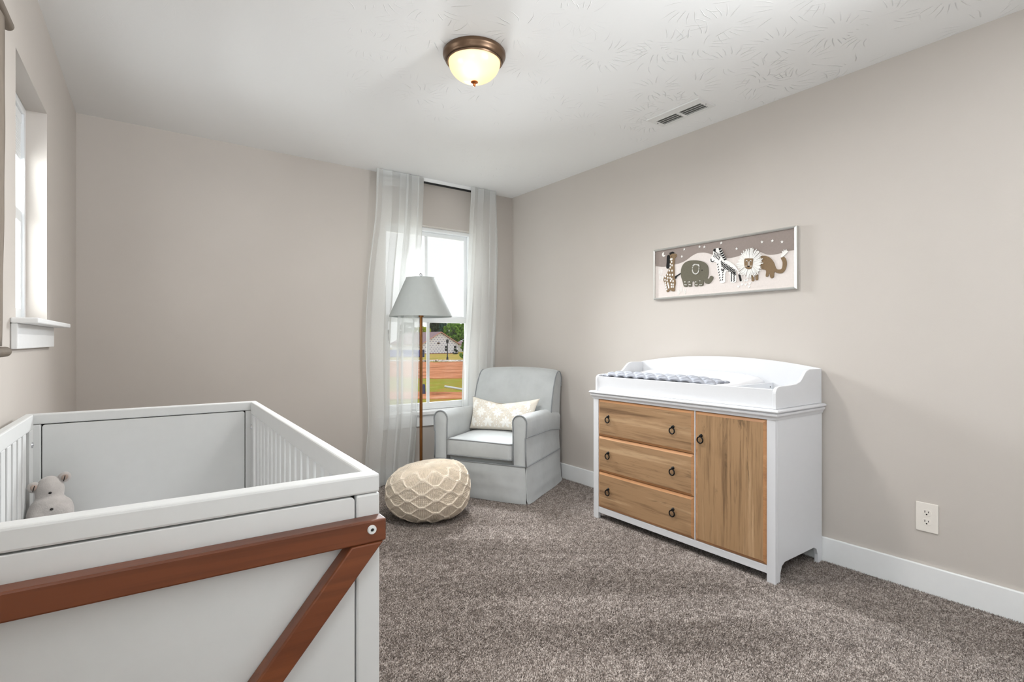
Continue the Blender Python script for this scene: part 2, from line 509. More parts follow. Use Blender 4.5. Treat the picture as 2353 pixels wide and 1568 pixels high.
ART = {
 'giraffe': [(0.1302,0.2897),(0.1451,0.2887),(0.1697,0.2854),(0.1816,0.2806),(0.1859,0.2687),(0.1778,0.2598),(0.1697,0.2526),(0.1697,0.2345),(0.1669,0.2075),(0.1686,0.18),(0.1697,0.139),(0.1751,0.1157),(0.1778,0.0928),(0.1724,0.0705),(0.1697,0.0435),(0.1478,0.0442),(0.1396,0.0526),(0.1324,0.0509),(0.1202,0.0417),(0.1063,0.0446),(0.0979,0.0767),(0.0895,0.1005),(0.081,0.1245),(0.0923,0.1466),(0.1091,0.1634),(0.1202,0.1852),(0.1313,0.2116),(0.1324,0.239),(0.1341,0.2663)],
 'giraffe_mane': [(0.1119,0.2783),(0.1302,0.2782),(0.1324,0.239),(0.1324,0.2114),(0.1258,0.1961),(0.1063,0.1983),(0.108,0.2373)],
 'giraffe_horn': [(0.1313,0.2964),(0.1379,0.2979),(0.1451,0.2992),(0.1533,0.3003),(0.1653,0.2932),(0.1642,0.2875),(0.1478,0.2874),(0.1396,0.2816),(0.1313,0.285)],
 'giraffe_spots': [(0.1396,0.2518),(0.1489,0.253),(0.1478,0.2348),(0.1357,0.2202),(0.1506,0.2116),(0.1357,0.1996),(0.1286,0.1797),(0.1506,0.1774),(0.1147,0.1559),(0.1341,0.1516),(0.1533,0.1497),(0.1175,0.1349),(0.1357,0.1322),(0.0996,0.1435),(0.1478,0.1228),(0.0951,0.1232),(0.1396,0.1122),(0.1119,0.117),(0.1588,0.1081),(0.0968,0.1045),(0.1175,0.0981),(0.1451,0.0888),(0.1588,0.0862),(0.1007,0.0903),(0.1191,0.0887),(0.1451,0.0728),(0.1588,0.0717),(0.1035,0.0748),(0.123,0.0778),(0.1091,0.0596),(0.1247,0.0699)],
 'elephant': [(0.2443,0.2165),(0.2755,0.2261),(0.3164,0.2246),(0.3564,0.2162),(0.386,0.204),(0.4079,0.1842),(0.4151,0.162),(0.4161,0.1362),(0.4127,0.1151),(0.4079,0.1027),(0.4199,0.1015),(0.4271,0.1137),(0.439,0.1146),(0.4485,0.1052),(0.4462,0.0948),(0.4343,0.0788),(0.4199,0.0694),(0.403,0.0709),(0.3909,0.0784),(0.3835,0.092),(0.3801,0.0621),(0.3515,0.0623),(0.3495,0.0865),(0.3455,0.0868),(0.3445,0.0616),(0.3189,0.0629),(0.3174,0.0893),(0.3011,0.0908),(0.2986,0.0637),(0.2745,0.0648),(0.2714,0.0957),(0.2641,0.0963),(0.2662,0.065),(0.2417,0.0657),(0.2338,0.0879),(0.2259,0.111),(0.218,0.1342),(0.2164,0.1569),(0.2206,0.1834),(0.2285,0.2004)],
 'elephant_ear': [(0.3062,0.1915),(0.3214,0.2008),(0.344,0.1959),(0.355,0.1881),(0.354,0.16),(0.3465,0.1412),(0.329,0.1342),(0.3113,0.1426),(0.3027,0.1611)],
 'elephant_tail': [(0.2164,0.1569),(0.218,0.1513),(0.1859,0.1337),(0.1816,0.1242),(0.1631,0.1223),(0.156,0.1348),(0.1724,0.1387)],
 'elephant_toes': [(0.2485,0.0955),(0.2485,0.0777),(0.2574,0.076),(0.2807,0.0926),(0.2807,0.0758),(0.2884,0.0743),(0.3275,0.0884),(0.3275,0.0709),(0.3355,0.0694),(0.3564,0.0924),(0.3564,0.0684),(0.3663,0.0676)],
 'elephant_eye': [(0.3723,0.1559)],
 'zebra': [(0.4533,0.2765),(0.4721,0.2781),(0.4884,0.2758),(0.5,0.2532),(0.5229,0.2168),(0.5343,0.1987),(0.559,0.1853),(0.5857,0.1637),(0.6033,0.1412),(0.6163,0.1154),(0.6129,0.1044),(0.6054,0.1247),(0.5945,0.1299),(0.598,0.0969),(0.5945,0.0637),(0.5613,0.0646),(0.559,0.1007),(0.5523,0.122),(0.541,0.1336),(0.5297,0.1244),(0.5274,0.0955),(0.5252,0.0678),(0.4953,0.0662),(0.4884,0.0992),(0.4791,0.1338),(0.4721,0.1641),(0.4697,0.1919),(0.4462,0.1947),(0.4271,0.2025),(0.4247,0.2165),(0.4343,0.2281),(0.4462,0.2435),(0.4485,0.2645)],
 'zebra_mane': [(0.4851,0.2763),(0.5,0.275),(0.5183,0.2361),(0.5374,0.2033),(0.5229,0.1968),(0.5046,0.2233),(0.493,0.25)],
 'zebra_manestripes': [(0.4888,0.2581),(0.5069,0.2648),(0.4944,0.2435),(0.5128,0.2515),(0.5009,0.2313),(0.5197,0.238),(0.5082,0.2186),(0.5265,0.2246),(0.5156,0.2068),(0.5329,0.2122)],
 'zebra_tuft': [(0.6098,0.1059),(0.6215,0.1047),(0.6259,0.086),(0.6302,0.0661),(0.6198,0.0655),(0.6163,0.0829)],
 'zebra_dash': [(0.5023,0.1943),(0.5041,0.1848),(0.5059,0.1754),(0.5078,0.166),(0.511,0.1857),(0.5128,0.1763),(0.5147,0.1669),(0.5165,0.1575),(0.5197,0.1821),(0.5215,0.1728),(0.5233,0.1634),(0.5252,0.154),(0.5284,0.1736),(0.5302,0.1643),(0.532,0.1549),(0.5338,0.1456),(0.537,0.1701),(0.5388,0.1608),(0.5406,0.1515),(0.5424,0.1421),(0.5456,0.1617),(0.5474,0.1524),(0.5492,0.1431),(0.551,0.1338),(0.5541,0.1582),(0.5559,0.1489),(0.5577,0.1396),(0.5595,0.1304),(0.5626,0.1498),(0.5644,0.1406),(0.5662,0.1313),(0.568,0.1221),(0.5711,0.1464),(0.5728,0.1372),(0.5746,0.1279),(0.5764,0.1187),(0.5795,0.1381),(0.5813,0.1289),(0.583,0.1197),(0.5848,0.1105),(0.5879,0.1347),(0.5897,0.1255),(0.5914,0.1163),(0.5932,0.1072),(0.4533,0.2341),(0.458,0.2454),(0.4627,0.2566),(0.4617,0.2279),(0.4664,0.2392),(0.4711,0.2504),(0.4702,0.2218),(0.4749,0.233),(0.4795,0.2442),(0.4786,0.2157),(0.4833,0.2269),(0.4879,0.238),(0.487,0.2096),(0.4916,0.2208),(0.4963,0.2319),(0.568,0.1183),(0.5848,0.1166),(0.568,0.1093),(0.5848,0.1076),(0.568,0.1002),(0.5848,0.0986),(0.568,0.0912),(0.5848,0.0895),(0.568,0.0821),(0.5848,0.0805),(0.568,0.073),(0.5848,0.0715),(0.4791,0.1802),(0.4819,0.1639),(0.4847,0.1476),(0.4875,0.1313),(0.4902,0.115),(0.493,0.0988),(0.4958,0.0826),(0.5137,0.1427),(0.5128,0.1282),(0.5119,0.1137),(0.511,0.0991),(0.5101,0.0846),(0.5046,0.1479),(0.5082,0.1412),(0.5206,0.147),(0.5183,0.1381)],
 'zebra_muzzle': [(0.4305,0.22),(0.4367,0.2201),(0.4381,0.2054),(0.4485,0.2016),(0.4547,0.2085),(0.457,0.2031),(0.4462,0.1959),(0.4319,0.2028)],
 'zebra_ear': [(0.4476,0.2688),(0.4556,0.2771),(0.4674,0.2767),(0.465,0.2622),(0.4556,0.2571)],
 'lion_body': [(0.7341,0.1899),(0.7544,0.1951),(0.7745,0.1925),(0.7982,0.1778),(0.8178,0.1523),(0.8275,0.1242),(0.8372,0.1116),(0.8563,0.1096),(0.8639,0.1201),(0.8658,0.1465),(0.8563,0.1705),(0.8696,0.1764),(0.8828,0.1634),(0.8884,0.14),(0.8846,0.114),(0.8715,0.0927),(0.8525,0.0871),(0.8333,0.0929),(0.8217,0.0979),(0.8178,0.0714),(0.8041,0.065),(0.7963,0.0774),(0.7943,0.0969),(0.7864,0.0783),(0.7725,0.0797),(0.7745,0.1107),(0.7544,0.1207),(0.7341,0.1308)],
 'lion_paws': [(0.6979,0.0731),(0.721,0.0769)],
 'lion_mane': [(0.6804,0.1627)],
 'lion_face': [(0.6542,0.19),(0.6677,0.1911),(0.6783,0.1906),(0.6908,0.1882),(0.7041,0.1857),(0.7037,0.1699),(0.7012,0.1503),(0.695,0.1319),(0.6783,0.1282),(0.6614,0.1356),(0.6537,0.1498),(0.6516,0.1722)],
 'lion_features': [(0.6669,0.1744),(0.6908,0.1715),(0.6783,0.1442),(0.6635,0.1475),(0.6929,0.1441)],
 'tail_tuft': [(0.8563,0.1743),(0.8593,0.1873),(0.8658,0.1959),(0.8631,0.2077),(0.8722,0.2026),(0.8734,0.2157),(0.8798,0.2061),(0.8865,0.215),(0.8884,0.2072),(0.8977,0.2022),(0.8903,0.1926),(0.8752,0.1795),(0.8631,0.1715)],
 'sky': [(0.0149,0.2225),(0.064,0.2123),(0.1091,0.2095),(0.1697,0.2163),(0.2126,0.2203),(0.2548,0.2331),(0.296,0.2545),(0.3365,0.2667),(0.3811,0.2642),(0.4151,0.2541),(0.4533,0.2384),(0.5229,0.2126),(0.568,0.209),(0.612,0.2136),(0.655,0.2241),(0.7012,0.2298),(0.7382,0.2208),(0.7784,0.1998),(0.8178,0.1946),(0.8563,0.1972),(0.894,0.2034),(0.9236,0.2039)],
 'stars': [(0.2417,0.304),(0.2233,0.2603),(0.3525,0.3037),(0.386,0.2981),(0.5,0.3056),(0.5989,0.2569),(0.7504,0.2733),(0.8092,0.271),(0.862,0.2573)],
 'moon': [(0.0827,0.2914)],
 'sprigs': [(0.0479,0.179),(0.0651,0.1795),(0.0514,0.1412),(0.0708,0.1347),(0.1993,0.0322),(0.2195,0.0487),(0.2459,0.0332)],
 'hearts': [(0.6315,0.047),(0.655,0.045),(0.6508,0.0675),(0.6614,0.0685),(0.6315,0.066),(0.6098,0.0366),(0.6741,0.0301),(0.6791,0.0489)],
}

# ---------------------------------------------------------------- the room
H = 2.44
XR = 2.878                       # right wall plane
YB = 3.954                       # back wall plane
LEFT_LOC = (-0.37, 0, 0)
LEFT_A = math.atan(0.0332)       # the left wall is a touch out of square
LEFT_RZ = -LEFT_A                # local x = into the room, local y = along the wall
WIN_RZ = PI / 2 - LEFT_A         # local x = along the wall, local y = outwards

struct(MB().box(-0.7, 3.1, -1.25, 4.2, -0.12, 0).build('floor', 'carpet_pile'), 'taupe cut-pile carpet covering the whole floor', 'carpet')
struct(MB().box(-0.7, 3.1, -0.95, 4.2, H, H + 0.12).build('ceiling', 'ceiling_plaster'), 'white ceiling with stomped plaster texture', 'ceiling')

def carpet_tufts():
    """cut pile: one small leaning yarn tip per tuft, its lean following a slowly turning nap"""
    rg = np.random.default_rng(4)
    sp = 0.0042
    xs, ys = np.meshgrid(np.arange(-0.30, 2.860, sp), np.arange(0.15, 3.936, sp))
    x = xs.ravel() + rg.uniform(-0.0024, 0.0024, xs.size)
    y = ys.ravel() + rg.uniform(-0.0024, 0.0024, xs.size)
    d = np.hypot(x, y)
    keep = ~((x < 0.36) & (y > 0.95) & (y < 2.24)) & ~((d > 3.0) & (rg.random(x.size) < 0.35)) & (x > -0.32 + 0.033 * y)
    x, y = x[keep], y[keep]
    n = x.size
    # nap direction: a smooth sum of waves, with straight vacuum passes
    a = 1.1 * np.sin(1.7 * x + 0.9 * y + 0.4) + 0.9 * np.sin(-1.1 * x + 2.3 * y + 1.9) + 0.6 * np.sin(4.1 * x - 2.7 * y + 0.3) + 0.35 * np.sin(9.0 * x + 7.3 * y)
    stroke_ = np.sin((x * 0.62 + y * 0.78) * 2 * math.pi / 0.42 + 0.8 * np.sin(2.1 * x)) > 0
    ang = a + np.where(stroke_, 0.5, -0.5) + rg.normal(0, 0.75, n)
    amt = 0.0056 * (0.75 + 0.35 * np.sin(3.1 * x + 1.3 * y)) + rg.normal(0, 0.0012, n)
    hgt = rg.uniform(0.0070, 0.0110, n)
    # thin furrows left between passes
    fur = np.abs(np.sin((x * 0.43 - y * 0.90) * 2 * math.pi / 0.095 + 0.5 * np.sin(3 * x + y)))
    patch_ = np.sin(2.3 * x + 0.7) * np.sin(1.9 * y - 0.4) + 0.25 * np.sin(7 * x + 3 * y)
    hgt = np.where((fur < 0.10) & (patch_ > 0.15), hgt * 0.45, hgt)
    r = rg.uniform(0.0017, 0.0029, n)
    ph = rg.uniform(0, 2 * math.pi, n)
    V = np.empty((n, 4, 3), dtype=np.float32)
    for k in range(3):
        V[:, k, 0] = x + r * np.cos(ph + k * 2.0944); V[:, k, 1] = y + r * np.sin(ph + k * 2.0944); V[:, k, 2] = 0.0005
    V[:, 3, 0] = x + amt * np.cos(ang); V[:, 3, 1] = y + amt * np.sin(ang); V[:, 3, 2] = hgt
    base = (np.arange(n, dtype=np.int32) * 4)[:, None]
    L = (base + np.array([0, 1, 3, 1, 2, 3, 2, 0, 3], dtype=np.int32)[None, :]).ravel()
    me = bpy.data.meshes.new('carpet_pile')
    me.vertices.add(n * 4); me.vertices.foreach_set('co', V.ravel())
    me.loops.add(n * 9); me.loops.foreach_set('vertex_index', L)
    me.polygons.add(n * 3)
    me.polygons.foreach_set('loop_start', np.arange(0, n * 9, 3, dtype=np.int32))
    me.materials.append(MATS['carpet_yarn'])
    me.update(calc_edges=True)
    me.polygons.foreach_set('use_smooth', np.ones(n * 3, dtype=bool))
    o = bpy.data.objects.new('carpet_pile', me)
    COL.objects.link(o)
    return o
tag(carpet_tufts(), 'taupe cut pile of the carpet between the furniture', 'carpet pile', kind='stuff')

def wall_with_hole(mb, a0, a1, d0, d1, h0, h1, z0, z1, axis):
    def bx(p0, p1, q0, q1):
        if axis == 'x': mb.box(p0, p1, d0, d1, q0, q1)
        else: mb.box(d0, d1, p0, p1, q0, q1)
    bx(a0, h0, 0, H); bx(h1, a1, 0, H); bx(h0, h1, 0, z0); bx(h0, h1, z1, H)
    return mb
W1 = (1.643, 2.483, 0.512, 2.075)
W2 = (2.335, 2.945, 1.178, 2.075)
struct(wall_with_hole(MB(), -0.42, XR + 0.15, YB, YB + 0.16, W1[0], W1[1], W1[2], W1[3], 'x').build('wall_back', 'wall_paint'), 'greige back wall with the curtained window', 'wall')
struct(MB().box(XR, XR + 0.15, -0.95, YB, 0, H).build('wall_right', 'wall_paint'), 'greige wall behind the changing dresser', 'wall')
W3 = (-0.50, 0.30, 1.00, 2.075)       # unseen second window, added to let fill light onto the right wall
lw = wall_with_hole(MB(), 0.9, YB + 0.002, -0.16, 0, W2[0], W2[1], W2[2], W2[3], 'y')
wall_with_hole(lw, -0.95, 0.9, -0.16, 0, W3[0], W3[1], W3[2], W3[3], 'y')
struct(lw.build('wall_left', 'wall_paint', loc=LEFT_LOC, rz=LEFT_RZ), 'greige wall beside the crib with the small window', 'wall')
struct(MB().box(-0.42, 1.10, -0.9, -0.75, 0, H).box(2.60, XR, -0.9, -0.75, 0, H).build('wall_rear', 'wall_paint'), 'greige wall behind the camera with an unseen opening added for light', 'wall')  # unseen full-height opening, added to let light in

def baseboard(name, pts, loc=None, rz=None):
    # pts: (x0, x1, y0, y1, which side is the room)
    return struct(MB().box(*pts, 0, 0.124).build(name, 'trim_white', bevel=0.004, loc=loc, rz=rz), 'white baseboard', 'baseboard')
baseboard('baseboard_right', (XR - 0.015, XR, -0.75, YB - 0.0005))
baseboard('baseboard_back', (-0.22, XR - 0.016, YB - 0.015, YB))
baseboard('baseboard_left', (0, 0.015, -0.72, YB - 0.03), LEFT_LOC, LEFT_RZ)

# ---------------------------------------------------------------- windows
def build_window(name, label, loc, rz, W, muntin, stool_out, stool_t, apron_h, horn):
    x0, x1, zs, z1 = W
    root = struct_empty(name, label, 'window', loc, rz)
    z0 = zs + stool_t                              # top of the stool
    d = 0.066
    f = MB()
    fw = 0.028
    f.box(x0, x0 + fw, d, d + 0.085, z0, z1).box(x1 - fw, x1, d, d + 0.085, z0, z1)
    f.box(x0 + fw, x1 - fw, d, d + 0.085, z1 - fw, z1).box(x0 + fw, x1 - fw, d, d + 0.085, z0, z0 + 0.012)
    f.build('frame', 'window_vinyl', root, bevel=0.002)
    xa, xb = x0 + fw, x1 - fw
    zt, zb = z1 - fw, z0 + 0.012
    mid = zb + (zt - zb) * 0.502
    st = 0.027
    for nm, dy, lo, hi, rb, rt in (('upper_sash', 0.048, mid - 0.005, zt, 0.036, 0.036), ('lower_sash', 0.008, zb, mid + 0.018, 0.044, 0.046)):
        s = MB()
        y0, y1 = d + dy, d + dy + 0.034
        s.box(xa, xa + st, y0, y1, lo, hi).box(xb - st, xb, y0, y1, lo, hi)
        s.box(xa + st, xb - st, y0, y1, lo, lo + rb).box(xa + st, xb - st, y0, y1, hi - rt, hi)
        so = s.build(nm, 'window_vinyl', root, bevel=0.003)
        if muntin:
            xm = (xa + xb) / 2
            MB().box(xm - 0.014, xm + 0.014, y0 + 0.012, y0 + 0.022, lo + rb, hi - rt).build('muntin', 'window_vinyl', so, bevel=0.003)
        MB().box(xa + st, xb - st, y0 + 0.0155, y0 + 0.0185, lo + rb, hi - rt).build('pane', 'window_glass', so)
        if nm == 'lower_sash':
            MB().box((xa + xb) / 2 - 0.03, (xa + xb) / 2 + 0.03, y0 - 0.012, y0 + 0.002, hi - 0.004, hi + 0.008).build('sash_lock', 'window_vinyl', so, bevel=0.003)
    st_ = MB()
    st_.prism([(x0 - horn, -stool_out), (x1 + horn, -stool_out), (x1 + horn, -0.0005), (x1, -0.0005), (x1, d), (x0, d), (x0, -0.0005), (x0 - horn, -0.0005)], zs, z0)
    st_.build('sill', 'trim_white', root, bevel=0.004)
    MB().box(x0 - horn + 0.006, x1 + horn - 0.04, -0.018, -0.0005, zs - apron_h, zs).build('apron', 'trim_white', root, bevel=0.003)
    return root
build_window('window_1', 'sash window behind the sheer curtains', (0, YB, 0), 0, W1, True, 0.04, 0.030, 0.092, 0.06)
build_window('window_2', 'small sash window above the crib', LEFT_LOC, WIN_RZ, W2, False, 0.068, 0.018, 0.082, 0.085)

build_window('added_window', 'unseen sash window added in the left wall to let light in', LEFT_LOC, WIN_RZ, W3, False, 0.068, 0.018, 0.082, 0.085)

# raised blind inside the small window
bl = thing('window_blind', 'white raised blind at the top of the small window above the crib', 'blind', LEFT_LOC, WIN_RZ)
MB().box(W2[0] + 0.030, W2[1] - 0.030, 0.074, 0.108, 2.005, 2.046).build('headrail', 'window_vinyl', bl, bevel=0.003)
m = MB()
for k in range(14):
    z = 2.004 - k * 0.0108
    m.box(W2[0] + 0.033, W2[1] - 0.033, 0.076, 0.107, z - 0.0095, z)
m.build('slat_stack', 'window_vinyl', bl, bevel=0.001, seg=1)

# ---------------------------------------------------------------- crib
CR = thing('crib', 'white slatted crib with walnut brown cross braces on its end panel', 'crib', (0.366, 0.905, 0), -R(1.95))
CW, CL, CH = 0.680, 1.385, 0.885        # width (local -x), length (local +y), height
def crib_end(y0, y1, outer):
    MB().box(-CW, 0, y0, y1, 0.852, CH).build('end_rail', 'crib_white', CR, bevel=0.004)
    for xa in (-CW, -0.042):
        MB().box(xa, xa + 0.042, y0, y1, 0.20, 0.8513).build('post', 'crib_white', CR, bevel=0.0035)
    # inset panel with rounded upper corners; the gap's shade is painted on a dark backing
    r = 0.008
    pl = [(-CW + 0.0445, 0.26), (-0.0445, 0.26), (-0.0445, 0.8495 - r)]
    pl += [(-0.0445 - r + r * math.cos(R(a)), 0.8495 - r + r * math.sin(R(a))) for a in (20, 45, 70, 90)]
    pl += [(-CW + 0.0445 + r + r * math.cos(R(a)), 0.8495 - r + r * math.sin(R(a))) for a in (90, 110, 135, 160, 180)]
    p = MB().prism(pl, y0 + 0.001, y1 - 0.001, 'y')
    po = p.build('end_panel', 'crib_white', CR, bevel=0.0015)
    ym = (y0 + y1) / 2
    MB().box(-CW + 0.0415, -0.0415, ym - 0.004, ym + 0.004, 0.25, 0.8525).build('gap_shade_backing', 'dark_recess', po)  # dark strip painted as the shade inside the panel gap
crib_end(0, 0.035, True)
crib_end(CL - 0.030, CL, False)
for xo in (-0.024, -CW):
    MB().box(xo, xo + 0.024, 0.0352, CL - 0.0302, 0.838, CH).build('side_rail', 'crib_white', CR, bevel=0.004)
    MB().box(xo, xo + 0.024, 0.0352, CL - 0.0302, 0.30, 0.36).build('bottom_rail', 'crib_white', CR, bevel=0.003)
    MB().box(xo + 0.001, xo + 0.023, CL - 0.085, CL - 0.0302, 0.36, 0.838).build('side_stile', 'crib_white', CR, bevel=0.002)
    MB().box(xo + 0.001, xo + 0.023, 0.0352, 0.09, 0.36, 0.838).build('side_stile', 'crib_white', CR, bevel=0.002)
    for k in range(17):
        y = 0.118 + k * 0.0685
        MB().box(xo + 0.003, xo + 0.021, y, y + 0.045, 0.36, 0.838).build('slat', 'crib_white', CR, bevel=0.003)
    xi = xo if xo > -0.1 else xo + 0.024
    sg = -1 if xo > -0.1 else 1
    bo = MB()
    mm = [(0.0, 0.0045), (0.0035, 0.0045), (0.004, 0.0035), (0.0085, 0.003), (0.0095, 0.0)]
    for k in range(1): bo.lathe(mm, 16)
    b = bo.build('bolt', 'chrome', CR, smooth=40)
    b.rotation_euler = (0, R(90) * sg, 0); b.location = (xi + 0.001 * -sg, CL - 0.05, 0.79)
# mattress support
MB().box(-CW + 0.026, -0.026, 0.037, CL - 0.032, 0.33, 0.345).build('mattress_board', 'crib_white', CR)
# walnut braces: a cross bar and two crossing diagonal legs on each end
def brace(ya, yb, front):
    t = MB().box(-CW, 0, ya, yb, 0.776, 0.8145)
    bar = t.build('cross_bar', 'walnut_across', CR, bevel=0.003)
    for sgn in (1, -1):
        def X(w): return -w if sgn == 1 else -(CW - w)
        poly = [(X(0.004), 0.7755), (X(0.060), 0.7755), (X(0.216), 0.589), (X(0.68), 0.03), (X(0.675), 0.0), (X(0.64), 0.0), (X(0.166), 0.589)]
        MB().prism(poly, ya if sgn == 1 else ya + 0.001, yb if sgn == 1 else yb - 0.001, 'y').build('diagonal_leg', 'walnut_across', CR, bevel=0.003)
    if front:
        for w in (0.026, CW - 0.026):
            sc = MB().lathe([(0.0, 0.0015), (0.0028, 0.0015), (0.0032, 0.004), (0.0068, 0.0038), (0.0078, 0.002), (0.0078, 0.0)], 24)
            s = sc.build('screw', 'crib_white', bar, smooth=40)
            s.rotation_euler = (R(90), 0, 0); s.location = (-w, ya, 0.799)
            d = MB().lathe([(0.0, 0.0022), (0.003, 0.0022), (0.0031, 0.0)], 6).build('hex_socket', 'dark_recess', bar)
            d.rotation_euler = (R(90), 0, 0); d.location = (-w, ya, 0.799)
brace(-0.032, -0.0005, True)
brace(CL + 0.0005, CL + 0.032, False)

mt = MB().box(-CW + 0.03, -0.03, 0.042, CL - 0.038, 0.3455, 0.45)
mo = mt.build('crib_mattress', 'pad_white', origin=(0, 0, 0), bevel=0.02, seg=3, loc=(0.366, 0.905, 0), rz=-R(1.95))
tag(mo, 'white mattress lying inside the slatted crib', 'mattress')

# ---------------------------------------------------------------- plush hippo in the crib
def crib_pt(x, y, z):
    a = -R(1.95)
    return (0.366 + x * math.cos(a) - y * math.sin(a), 0.905 + x * math.sin(a) + y * math.cos(a), z)
HP = thing('plush_hippo', 'light grey plush hippo sitting in the far corner of the crib', 'stuffed toy', crib_pt(-0.607, 1.262, 0.4505), R(8))
hb = MB()
for c, r in (((0, 0.0, 0.062), (0.058, 0.05, 0.064)),             # belly
             ((0, -0.004, 0.160), (0.038, 0.042, 0.050)),          # neck and lower skull
             ((0.002, 0.000, 0.204), (0.037, 0.037, 0.046)),       # skull
             ((0.004, -0.024, 0.152), (0.055, 0.043, 0.042)),      # muzzle
             ((-0.024, -0.030, 0.136), (0.032, 0.038, 0.036)), ((0.028, -0.030, 0.140), (0.032, 0.038, 0.036)),
             ((-0.060, -0.04, 0.085), (0.022, 0.03, 0.038)), ((0.060, -0.04, 0.085), (0.022, 0.03, 0.038)),
             ((-0.035, -0.065, 0.026), (0.026, 0.045, 0.026)), ((0.035, -0.065, 0.026), (0.026, 0.045, 0.026))):
    hb.sphere(c, r, 24, 16)
body = hb.build('body', 'plush', HP, smooth=True)
rm = body.modifiers.new('blend', 'REMESH'); rm.mode = 'VOXEL'; rm.voxel_size = 0.0045; rm.use_smooth_shade = True
sm = body.modifiers.new('soften', 'SMOOTH'); sm.factor = 0.7; sm.iterations = 8
for sx, z, tilt in ((-0.035, 0.220, 24), (0.037, 0.240, -26)):
    mtx = Matrix.Rotation(R(-tilt), 3, 'Y') @ Matrix.Rotation(R(20), 3, 'X')
    e = MB().sphere((sx, -0.004, z), (0.0165, 0.009, 0.0185), 18, 12, mat=mtx)
    eo = e.build('ear', 'plush', HP, smooth=True)
    MB().sphere((sx, -0.0125, z + 0.001), (0.009, 0.004, 0.011), 14, 8, mat=mtx).build('inner_ear', 'plush_inner_ear', eo, smooth=True)
    MB().tube([(sx - 0.003, -0.0165, z - 0.010), (sx + 0.001, -0.0168, z + 0.008)], 0.0014, 6).build('ear_fold', 'stitch_black', eo)
for nm, p in (('eye', (0.001, -0.0385, 0.204)), ('nostril', (0.003, -0.0680, 0.160))):
    MB().sphere(p, (0.0042, 0.003, 0.0036), 12, 8).build(nm, 'stitch_black', HP, smooth=True)

# ---------------------------------------------------------------- wall hanging at the left edge
bn = thing('wall_hanging', 'brown cloth banner on two wooden rods hanging on the left wall', 'wall hanging', LEFT_LOC, LEFT_RZ)
MB().tube([(0.030, 1.50, 2.012), (0.030, 2.046, 2.012), (0.030, 2.050, 2.012)], [0.014, 0.014, 0.011], 16).build('top_rod', 'banner_wood', bn, smooth=40)
MB().tube([(0.030, 1.50, 1.092), (0.030, 2.012, 1.092), (0.030, 2.016, 1.092)], [0.014, 0.014, 0.011], 16).build('bottom_rod', 'banner_wood', bn, smooth=40)
def cloth(u, v):
    z = lerp(2.012, 1.108, v)
    return (0.030 + 0.004 * math.sin(u * 7 + v * 3), lerp(1.52, 1.966, u) + 0.003 * math.sin(v * 22), z)
c = MB().grid(cloth, 14, 30)
co = c.build('cloth', 'banner_cloth', bn, smooth=True)
s_ = co.modifiers.new('thick', 'SOLIDIFY'); s_.thickness = 0.004
MB().tube([(0.030, 1.56, 2.02), (0.004, 1.72, 2.13), (0.030, 1.90, 2.02)], 0.002, 6).build('hanging_cord', 'lamp_cord', bn)
MB().tube([(0.0, 1.72, 2.131), (0.010, 1.72, 2.131)], 0.003, 8).build('nail', 'chrome', bn)

# ---------------------------------------------------------------- changing dresser
DX, DXB = 2.400, 2.858
DY0, DY1 = 1.247, 2.415
DO = (2.63, 1.831, 0)
DR = thing('dresser', 'white dresser with three oak drawers and one oak door', 'dresser', DO)
pt = 0.018
for ya, yb in ((DY0, DY0 + pt), (DY1 - pt, DY1)):                    # side panels with a cut-out between the feet
    arc = [(DX + 0.0203, 0), (DX + 0.042, 0), (DX + 0.045, 0.045), (DX + 0.058, 0.075), (DX + 0.085, 0.088), (DXB - 0.085, 0.088), (DXB - 0.058, 0.075), (DXB - 0.045, 0.045), (DXB - 0.042, 0), (DXB, 0), (DXB, 0.757), (DX + 0.0203, 0.757)]
    MB().prism(arc, ya, yb, 'y').build('side_panel', 'dresser_white', DR, bevel=0.0012, origin=DO)
f = MB()
f.box(DX - 0.001, DX + 0.02, DY0, DY0 + 0.041, 0, 0.757).box(DX - 0.001, DX + 0.02, DY1 - 0.043, DY1, 0, 0.757)
f.box(DX, DX + 0.02, DY0 + 0.041, DY1 - 0.043, 0.042, 0.078)
f.box(DX, DX + 0.02, 1.6705, 1.6765, 0.078, 0.757)
f.build('face_frame', 'dresser_white', DR, bevel=0.0015, origin=DO)
MB().box(DX + 0.021, DXB - 0.02, DY0 + pt, DY1 - pt, 0.075, 0.09).box(DXB - 0.012, DXB - 0.004, DY0 + pt, DY1 - pt, 0.08, 0.757).build('carcass', 'dresser_white', DR, origin=DO)
MB().box(DX + 0.0215, DX + 0.028, DY0 + pt, DY1 - pt, 0.0905, 0.755).build('gap_shade_sheet', 'dark_recess', DR, origin=DO)  # dark sheet painted as the shade seen between the fronts
# top slab with moulding: profile swept round front and both sides
prof = [(-0.01, 0.757), (0.004, 0.757), (0.006, 0.764), (0.009, 0.771), (0.014, 0.776), (0.0155, 0.784), (0.0155, 0.7865), (0.010, 0.788), (0.010, 0.790), (0.019, 0.7915), (0.022, 0.796), (0.021, 0.801), (0.015, 0.805), (-0.01, 0.805)]
mo_ = MB()
vs = []
for o_, z in prof:
    vs += [(DXB, DY0 - o_, z), (DX - o_, DY0 - o_, z), (DX - o_, DY1 + o_, z), (DXB, DY1 + o_, z)]
fs = []
n = len(prof)
for i in range(n - 1):
    for k in range(3):
        fs.append((i * 4 + k, i * 4 + k + 1, (i + 1) * 4 + k + 1, (i + 1) * 4 + k))
fs.append(tuple((n - 1) * 4 + k for k in range(4))); fs.append(tuple(range(4))[::-1])
fs.append(tuple(i * 4 for i in range(n))); fs.append(tuple(i * 4 + 3 for i in range(n))[::-1])
